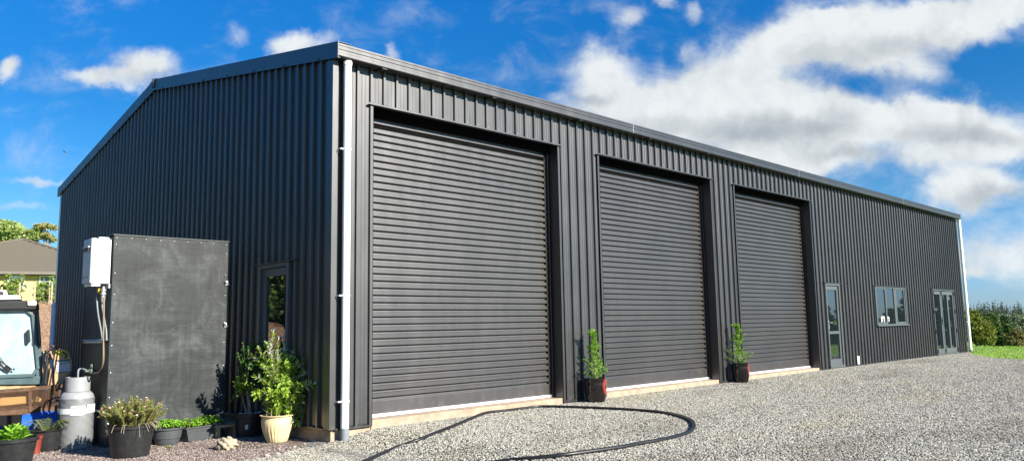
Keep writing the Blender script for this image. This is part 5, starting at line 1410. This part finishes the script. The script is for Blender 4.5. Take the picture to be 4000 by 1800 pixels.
eg = MB(); a = onD(-40, 1189, fD); b_ = onD(235, 1187, fD); eg.prism([a, b_, b_+np.array([0, 0, -.14]), a+np.array([0, 0, -.14])], -nF*.05); eg.build('edging_board', M['post'], gfz)
# hedge shrubs on the bank top
M['shrub'] = foliage_mat('leaf_shrub', (.10, .20, .03), (.20, .33, .05), (.38, .48, .12), trans=.25, scale=2)
def shrub(u, v_top, v_bot, wpx, seed, label, tips_):
    c_ = onD(u, v_bot, fD+1.2); k = (fD+1.2)/FPX; r_ = np.random.default_rng(seed); c0_ = c_.copy(); h = (v_bot-v_top)*k; w = wpx*k/2
    e_ = empty('shrub', tuple(c0_), label, 'shrub'); bl = [(c0_[0], c0_[1], c0_[2]+h*.32, w*.95, w*.8, h*.34)]
    for (du, fv) in tips_: q = c0_+rF*du*k; bl.append((q[0], q[1], c0_[2]+h*fv*.62, w*.38, w*.35, h*(1-.62)*.75*fv/1.0+.1))
    crown('foliage', bl, 2600, .13, M['shrub'], e_, r_, .3, .45, .5, 0, .6)
    t_ = MB(); 
    for (du, fv) in tips_: t_.tube([c0_, c0_+rF*du*k*.6+np.array([0, 0, h*.5*fv]), c0_+rF*du*k+np.array([0, 0, h*fv*.97])], [.05, .03, .01], 6)
    t_.build('stem', M['wood'], e_)
shrub(50, 1064, 1182, 62, 71, 'leafy shrub with three upright tips before the house window', [(-18, .98), (5, .93), (30, 1.0), (-5, .8)])
shrub(166, 1082, 1190, 56, 72, 'bushy shrub before the house door', [(0, 1.0), (-18, .8), (14, .75)])
shrub(218, 1056, 1175, 50, 73, 'dark shrub half hidden by the corner of the shed', [(0, 1.0), (-12, .82), (15, 1.05)])
shrub(-2, 1112, 1185, 40, 74, 'yellowish low shrub at the far end of the fence', [(0, .9), (8, 1.0), (14, .8)])

# ------------------------------------------------------------------ trees
M['bark_d'] = simple('bark_dark', (.12, .09, .065), .9, var=.3, vscale=6)
M['bark_g'] = simple('bark_grey', (.30, .27, .23), .9, var=.25, vscale=6)
M['tree_far'] = foliage_mat('leaf_far_conifer', (.010, .030, .014), (.028, .062, .020), (.07, .13, .035), trans=.1, scale=.35)
M['tree_yel'] = foliage_mat('leaf_yellow_green', (.055, .105, .015), (.15, .21, .025), (.34, .36, .05), trans=.25, scale=.8)
M['tree_mid'] = foliage_mat('leaf_mid_green', (.035, .085, .02), (.085, .16, .035), (.19, .28, .07), trans=.2, scale=.8)
M['tree_dark'] = foliage_mat('leaf_dark_green', (.010, .030, .012), (.025, .060, .02), (.07, .13, .035), trans=.15, scale=.8)
M['tree_olive'] = foliage_mat('leaf_olive', (.13, .14, .035), (.22, .21, .06), (.30, .27, .10), trans=.2, scale=.8)
M['tree_grey'] = foliage_mat('leaf_grey_green', (.15, .20, .11), (.26, .31, .18), (.38, .42, .28), trans=.2, scale=.8)
M['tree_umb'] = foliage_mat('leaf_umbrella', (.17, .27, .07), (.30, .40, .11), (.46, .52, .20), trans=.2, scale=.5)
M['tree_umb2'] = foliage_mat('leaf_umbrella_dry', (.22, .24, .08), (.34, .35, .12), (.46, .45, .20), trans=.2, scale=.5)
def tree(name, base, blobs, n, ls, leafmat, label, cat='tree', group=None, trunks=None, tr=.12, seed=1, bark='bark_d', **kw):
    """blobs relative to base"""
    r_ = np.random.default_rng(seed); base = np.array(base, float); e_ = empty(name, tuple(base), label, cat, group)
    bl = [(base[0]+b[0], base[1]+b[1], base[2]+b[2], b[3], b[4], b[5]) for b in blobs]
    crown('crown', bl, n, ls, M[leafmat], e_, r_, **kw)
    mb = MB()
    zc = max(b[2] for b in blobs)*.8
    if trunks is None:
        main = limb(mb, base+np.array([0, 0, -.3]), base+np.array([0, 0, zc]), tr, tr*.3, r_)
        for b in blobs:
            c_ = base+np.array(b[:3]); 
            if np.linalg.norm(c_[:2]-base[:2]) > .15: limb(mb, main[2], c_, tr*.45, tr*.12, r_, 4)
            for k in range(3): limb(mb, c_-np.array([0, 0, b[5]*.5]), c_+unit(1, r_)[0]*np.array(b[3:])*.8, tr*.2, tr*.05, r_, 3)
    else:
        for pth, r0, r1 in trunks: 
            P_ = [base+np.array(q) for q in pth]; mb.tube(smooth_path(P_, 4), list(np.linspace(r0, r1, (len(P_)-1)*4+1)), 7)
    mb.build('trunk', M[bark], e_); return e_
def side(u, v_, D): return onD(u, v_, D)
# -- trees behind the house (left)
def img_tree(name, D, ubase, vbase, blobs_px, n, ls, mat, label, seed, trunks_px=None, bark='bark_g', group=None, depth=1.0, tr=.2, **kw):
    base = onD(ubase, vbase, D); k = D/FPX; bl = []
    for (u, v_, ru_, rv) in blobs_px:
        c_ = onD(u, v_, D)-base; bl.append((c_[0], c_[1], c_[2], ru_*k, ru_*k*depth, rv*k))
    tk = None
    if trunks_px: tk = [([onD(u, v_, D)-base for u, v_ in pts_], r0, r1) for pts_, r0, r1 in trunks_px]
    return tree(name, base, bl, n, ls, mat, label, 'tree', group, tk, tr, seed, bark, **kw)
img_tree('spreading_tree', 78, 40, 1060, [(-30,890,50,22),(20,885,40,18),(45,905,45,22),(15,925,50,20),(75,920,30,18),(85,940,28,12),(60,945,30,16),(-40,930,50,26),(110,925,18,12)], 15000, .34, 'tree_umb', 'broad green spreading tree rising over the brick house roof', 81,
         [([(30,1060),(28,980),(20,930),(10,900)],.5,.15), ([(30,1000),(60,950),(90,925)],.25,.08), ([(28,990),(-20,940),(-50,920)],.25,.08)], clump=.22, shell=.7, aspect=.55, up=.9)
img_tree('umbrella_tree', 72, 180, 1050, [(115,915,22,10),(135,906,20,8),(148,918,16,9),(125,932,20,10),(150,895,12,5),(103,935,14,9),(122,946,10,6)], 5200, .26, 'tree_umb', 'round topped tree just left of the thin flat topped tree', 82,
         [([(150,1050),(135,980),(128,940)],.16,.05), ([(136,985),(137,940),(140,915)],.08,.03), ([(133,970),(118,935)],.07,.03)], clump=.25, shell=.7, up=.9)
img_tree('umbrella_tree', 72, 195, 1050, [(160,886,20,6),(180,883,16,5),(200,888,16,5.5),(145,896,10,5),(215,894,9,4),(170,892,20,4),
          (185,923,16,6),(170,928,12,5),(200,930,12,6),(213,942,8,5),(178,918,12,4)], 5600, .22, 'tree_umb2', 'thin tree with two flat tiers of foliage against the sky', 83,
         [([(190,1050),(186,972),(182,945),(176,925)],.14,.05), ([(186,972),(197,940),(200,928)],.09,.04), ([(184,960),(168,935),(158,905),(158,890)],.09,.03), ([(186,965),(198,945),(205,938)],.07,.03), ([(176,925),(170,900),(165,888)],.05,.02), ([(190,950),(196,910),(200,890)],.05,.02), ([(183,930),(184,905),(186,886)],.05,.02), ([(180,940),(160,920),(150,898)],.05,.02), ([(197,970),(193,985),(186,1000)],.08,.08)], clump=.2, shell=.6, up=.9)
img_tree('low_tree', 70, 160, 1050, [(150,963,15,5),(165,968,16,6),(178,974,10,4)], 1700, .22, 'tree_umb', 'low rounded treetop just showing above the house roof', 84, [([(165,1050),(163,985),(160,968)],.12,.05)], clump=.3, shell=.6, up=.9)

# -- field edge trees at the right: (u, v of foot, distance, blobs)
FT = [
 ('leafy_tree', 44, 3815, 1356, [(3795,1262,38,45),(3822,1275,44,42),(3855,1300,40,34),(3800,1305,50,32),(3835,1322,52,24),(3865,1325,28,20),(3780,1235,30,30),(3815,1235,24,22),(3790,1225,16,18)], 17000, .10, 'tree_yel', 'big yellow green leafy tree right beside the far end of the shed', 91, 'bark_g'),
 ('bushy_tree', 58, 3868, 1345, [(3868,1245,24,22),(3880,1262,26,24),(3852,1262,20,24),(3866,1285,30,26),(3895,1290,20,20)], 6500, .14, 'tree_mid', 'pale mid green tree standing behind the yellow green tree', 92, 'bark_d'),
 ('bushy_tree', 50, 3865, 1356, [(3862,1268,14,16),(3870,1290,18,22),(3868,1320,22,26),(3880,1335,16,14)], 5200, .11, 'tree_yel', 'narrow bright green tree between the yellow green tree and the dark ones', 93, 'bark_d'),
 ('conifer_tree', 62, 3905, 1352, [(3900,1262,24,20),(3890,1290,26,26),(3912,1290,26,26),(3900,1325,40,30),(3925,1262,20,18)], 8000, .13, 'tree_dark', 'very dark green tree in the middle of the tree belt', 94, 'bark_d'),
 ('bushy_tree', 47, 3908, 1358, [(3903,1295,12,16),(3908,1318,18,20),(3906,1340,20,14),(3920,1332,12,14)], 4800, .10, 'tree_mid', 'small rounded green tree standing forward at the field edge', 95, 'bark_g'),
 ('bushy_tree', 56, 3940, 1356, [(3936,1270,16,18),(3942,1292,20,22),(3930,1312,20,22),(3950,1312,22,24)], 6000, .12, 'tree_mid', 'upright green tree rising between dark and olive bushes', 96, 'bark_d'),
 ('olive_bush', 46, 3965, 1360, [(3945,1322,26,22),(3970,1312,28,26),(3995,1320,26,24),(3965,1340,44,16),(4020,1316,30,28)], 9500, .095, 'tree_olive', 'wide olive brown bush at the field edge', 97, 'bark_g'),
 ('feathery_tree', 66, 3985, 1352, [(3968,1240,16,14),(3985,1252,24,18),(4005,1262,26,20),(3960,1262,16,14),(3985,1285,34,22),(4020,1290,30,28)], 8000, .14, 'tree_grey', 'grey green feathery tree behind the olive bush', 98, 'bark_g'),
 ('bushy_tree', 74, 3935, 1350, [(3915,1240,16,12),(3940,1245,24,14),(3930,1262,30,18)], 4200, .16, 'tree_grey', 'dull green treetop below the far conifer ridge', 99, 'bark_d')]
protos = {}
for (nm, D, ub, vb, bl, n, ls, mat, lab, sd, bk_) in FT:
    e_ = img_tree(nm, D, ub, vb, bl, n, ls, mat, lab, sd, None, bk_, None, .8, .13, clump=.28, shell=.55)
    protos[sd] = e_
# far ridge: columnar poplars and conifers
def poplar(seed, h, w, label):
    r_ = np.random.default_rng(seed); bl = [(r_.normal()*w*.12, r_.normal()*w*.12, h*(.14+.14*i), w*(1.0-.155*i)*(.85+.3*r_.random()), w*(1.0-.155*i), h*.15) for i in range(6)]+[(0, 0, h*.96, w*.12, w*.12, h*.10)]
    return tree('poplar_tree', (0, 0, 0), bl, 4200, .20, 'tree_far', label, 'tree', 'poplars and conifers along the far ridge', None, .2, seed, 'bark_d', clump=.5, shell=.2, aspect=.5, up=.8)
pro = [poplar(200+i, 10.0, 1.5-.12*i, 'dark columnar tree standing in the far ridge line') for i in range(3)]
r_ = np.random.default_rng(77); first = [True]*3
row = [(3760+i*7.2+r_.normal()*2.0, 0) for i in range(39)]+[(3755+i*10+r_.normal()*3, 1) for i in range(29)]
for i, (u, back) in enumerate(row):
    D = (255 if back else 215)+r_.uniform(-8, 8)
    top = (1187 if back else 1200)+r_.normal()*5-(9 if r_.random() < .3 else 0)+(6 if u < 3800 else 0)+4*math.sin(u*.05)
    tp_ = onD(u, top, D); zb_ = -4.6+(3.2 if back else .5); k = i % 3; h = (tp_[2]-zb_)/10.0
    lab = 'dark columnar tree standing in the far ridge line'
    wsc = h*(1.15 if back else .72)*(.75+.4*r_.random())
    if first[k]: pro[k].location = (tp_[0], tp_[1], zb_); pro[k].scale = (wsc, wsc, h); first[k] = False
    else: copy_thing(pro[k], (tp_[0], tp_[1], zb_), r_.random()*6, (wsc, wsc, h), lab)
# trees across the field whose reflection shows in the long wall's glass, and the tall hedge mirrored in the gable door
import itertools
for i in range(13):
    a = R(-9.5-1.9*i); dist = 50+4*math.sin(i*2.3); x, y = CAM[0]+dist*math.cos(a), -CAM[1]+dist*math.sin(a); z0 = float(gz(x, y))
    pr0 = [protos[94], protos[92], protos[94], protos[96]][i % 4]; hgt = [2.35, 2.5, 2.35, 2.2][i % 4]
    copy_thing(pr0, (x, y, z0), i*1.3, (1.9-z0+.7*math.sin(i*1.9))/hgt, 'leafy tree across the field that shows only in the window glass', 'trees across the field')
ht = None
for i in range(19):
    x, y = -15+.6*math.sin(i*2.1), -6+i*3.4; h = 6.4+.8*math.sin(i*1.7); z0 = float(gz(x, y))
    bl = [(0, 0, h*.26, 2.3, 2.7, h*.30), (.3, .2, h*.60, 2.1, 2.5, h*.28), (-.2, -.3, h*.84, 1.5, 1.9, h*.2)]
    if ht is None: ht = tree('hedge_tree', (x, y, z0), bl, 14000, .30, 'tree_mid', 'tall green hedge tree opposite the gable, seen only mirrored in its door', 'tree', 'hedge trees opposite the gable', None, .12, 300)
    else: copy_thing(ht, (x, y, z0), i*1.1, (1, 1, .85+.25*math.sin(i*1.7)**2))
# ------------------------------------------------------------------ two birds
for i, (u, v_, sc_, mt) in enumerate(((251.5, 593.5, 1.0, 'black'), (253, 601.5, .95, 'greypvc'))):
    p = onD(u, v_, 40); e1 = np.array(_R)*.71-np.array(_U)*.71; e2 = np.array(_R)*.71+np.array(_U)*.71; b_ = MB()
    k = .013*sc_
    b_.tube([p-np.array(_R)*k*4, p, p+np.array(_R)*k*4.5], [k*.4, k*1.6, k*.4], 8)
    for sg in (-1, 1):
        b_.prism([p+np.array(_R)*k*1.5, p-np.array(_R)*k*1.5, p+e1*sg*k*8+e2*k*1.0-np.array(_R)*k*.5, p+e1*sg*k*12.5-e2*k*.2, p+e1*sg*k*8+e2*k*2.2], _F*k*.3)
    bo = b_.build('bird', M[mt]); tag(bo, ('upper darker' if i == 0 else 'lower paler')+' of two small birds gliding over the rear of the shed', 'bird')
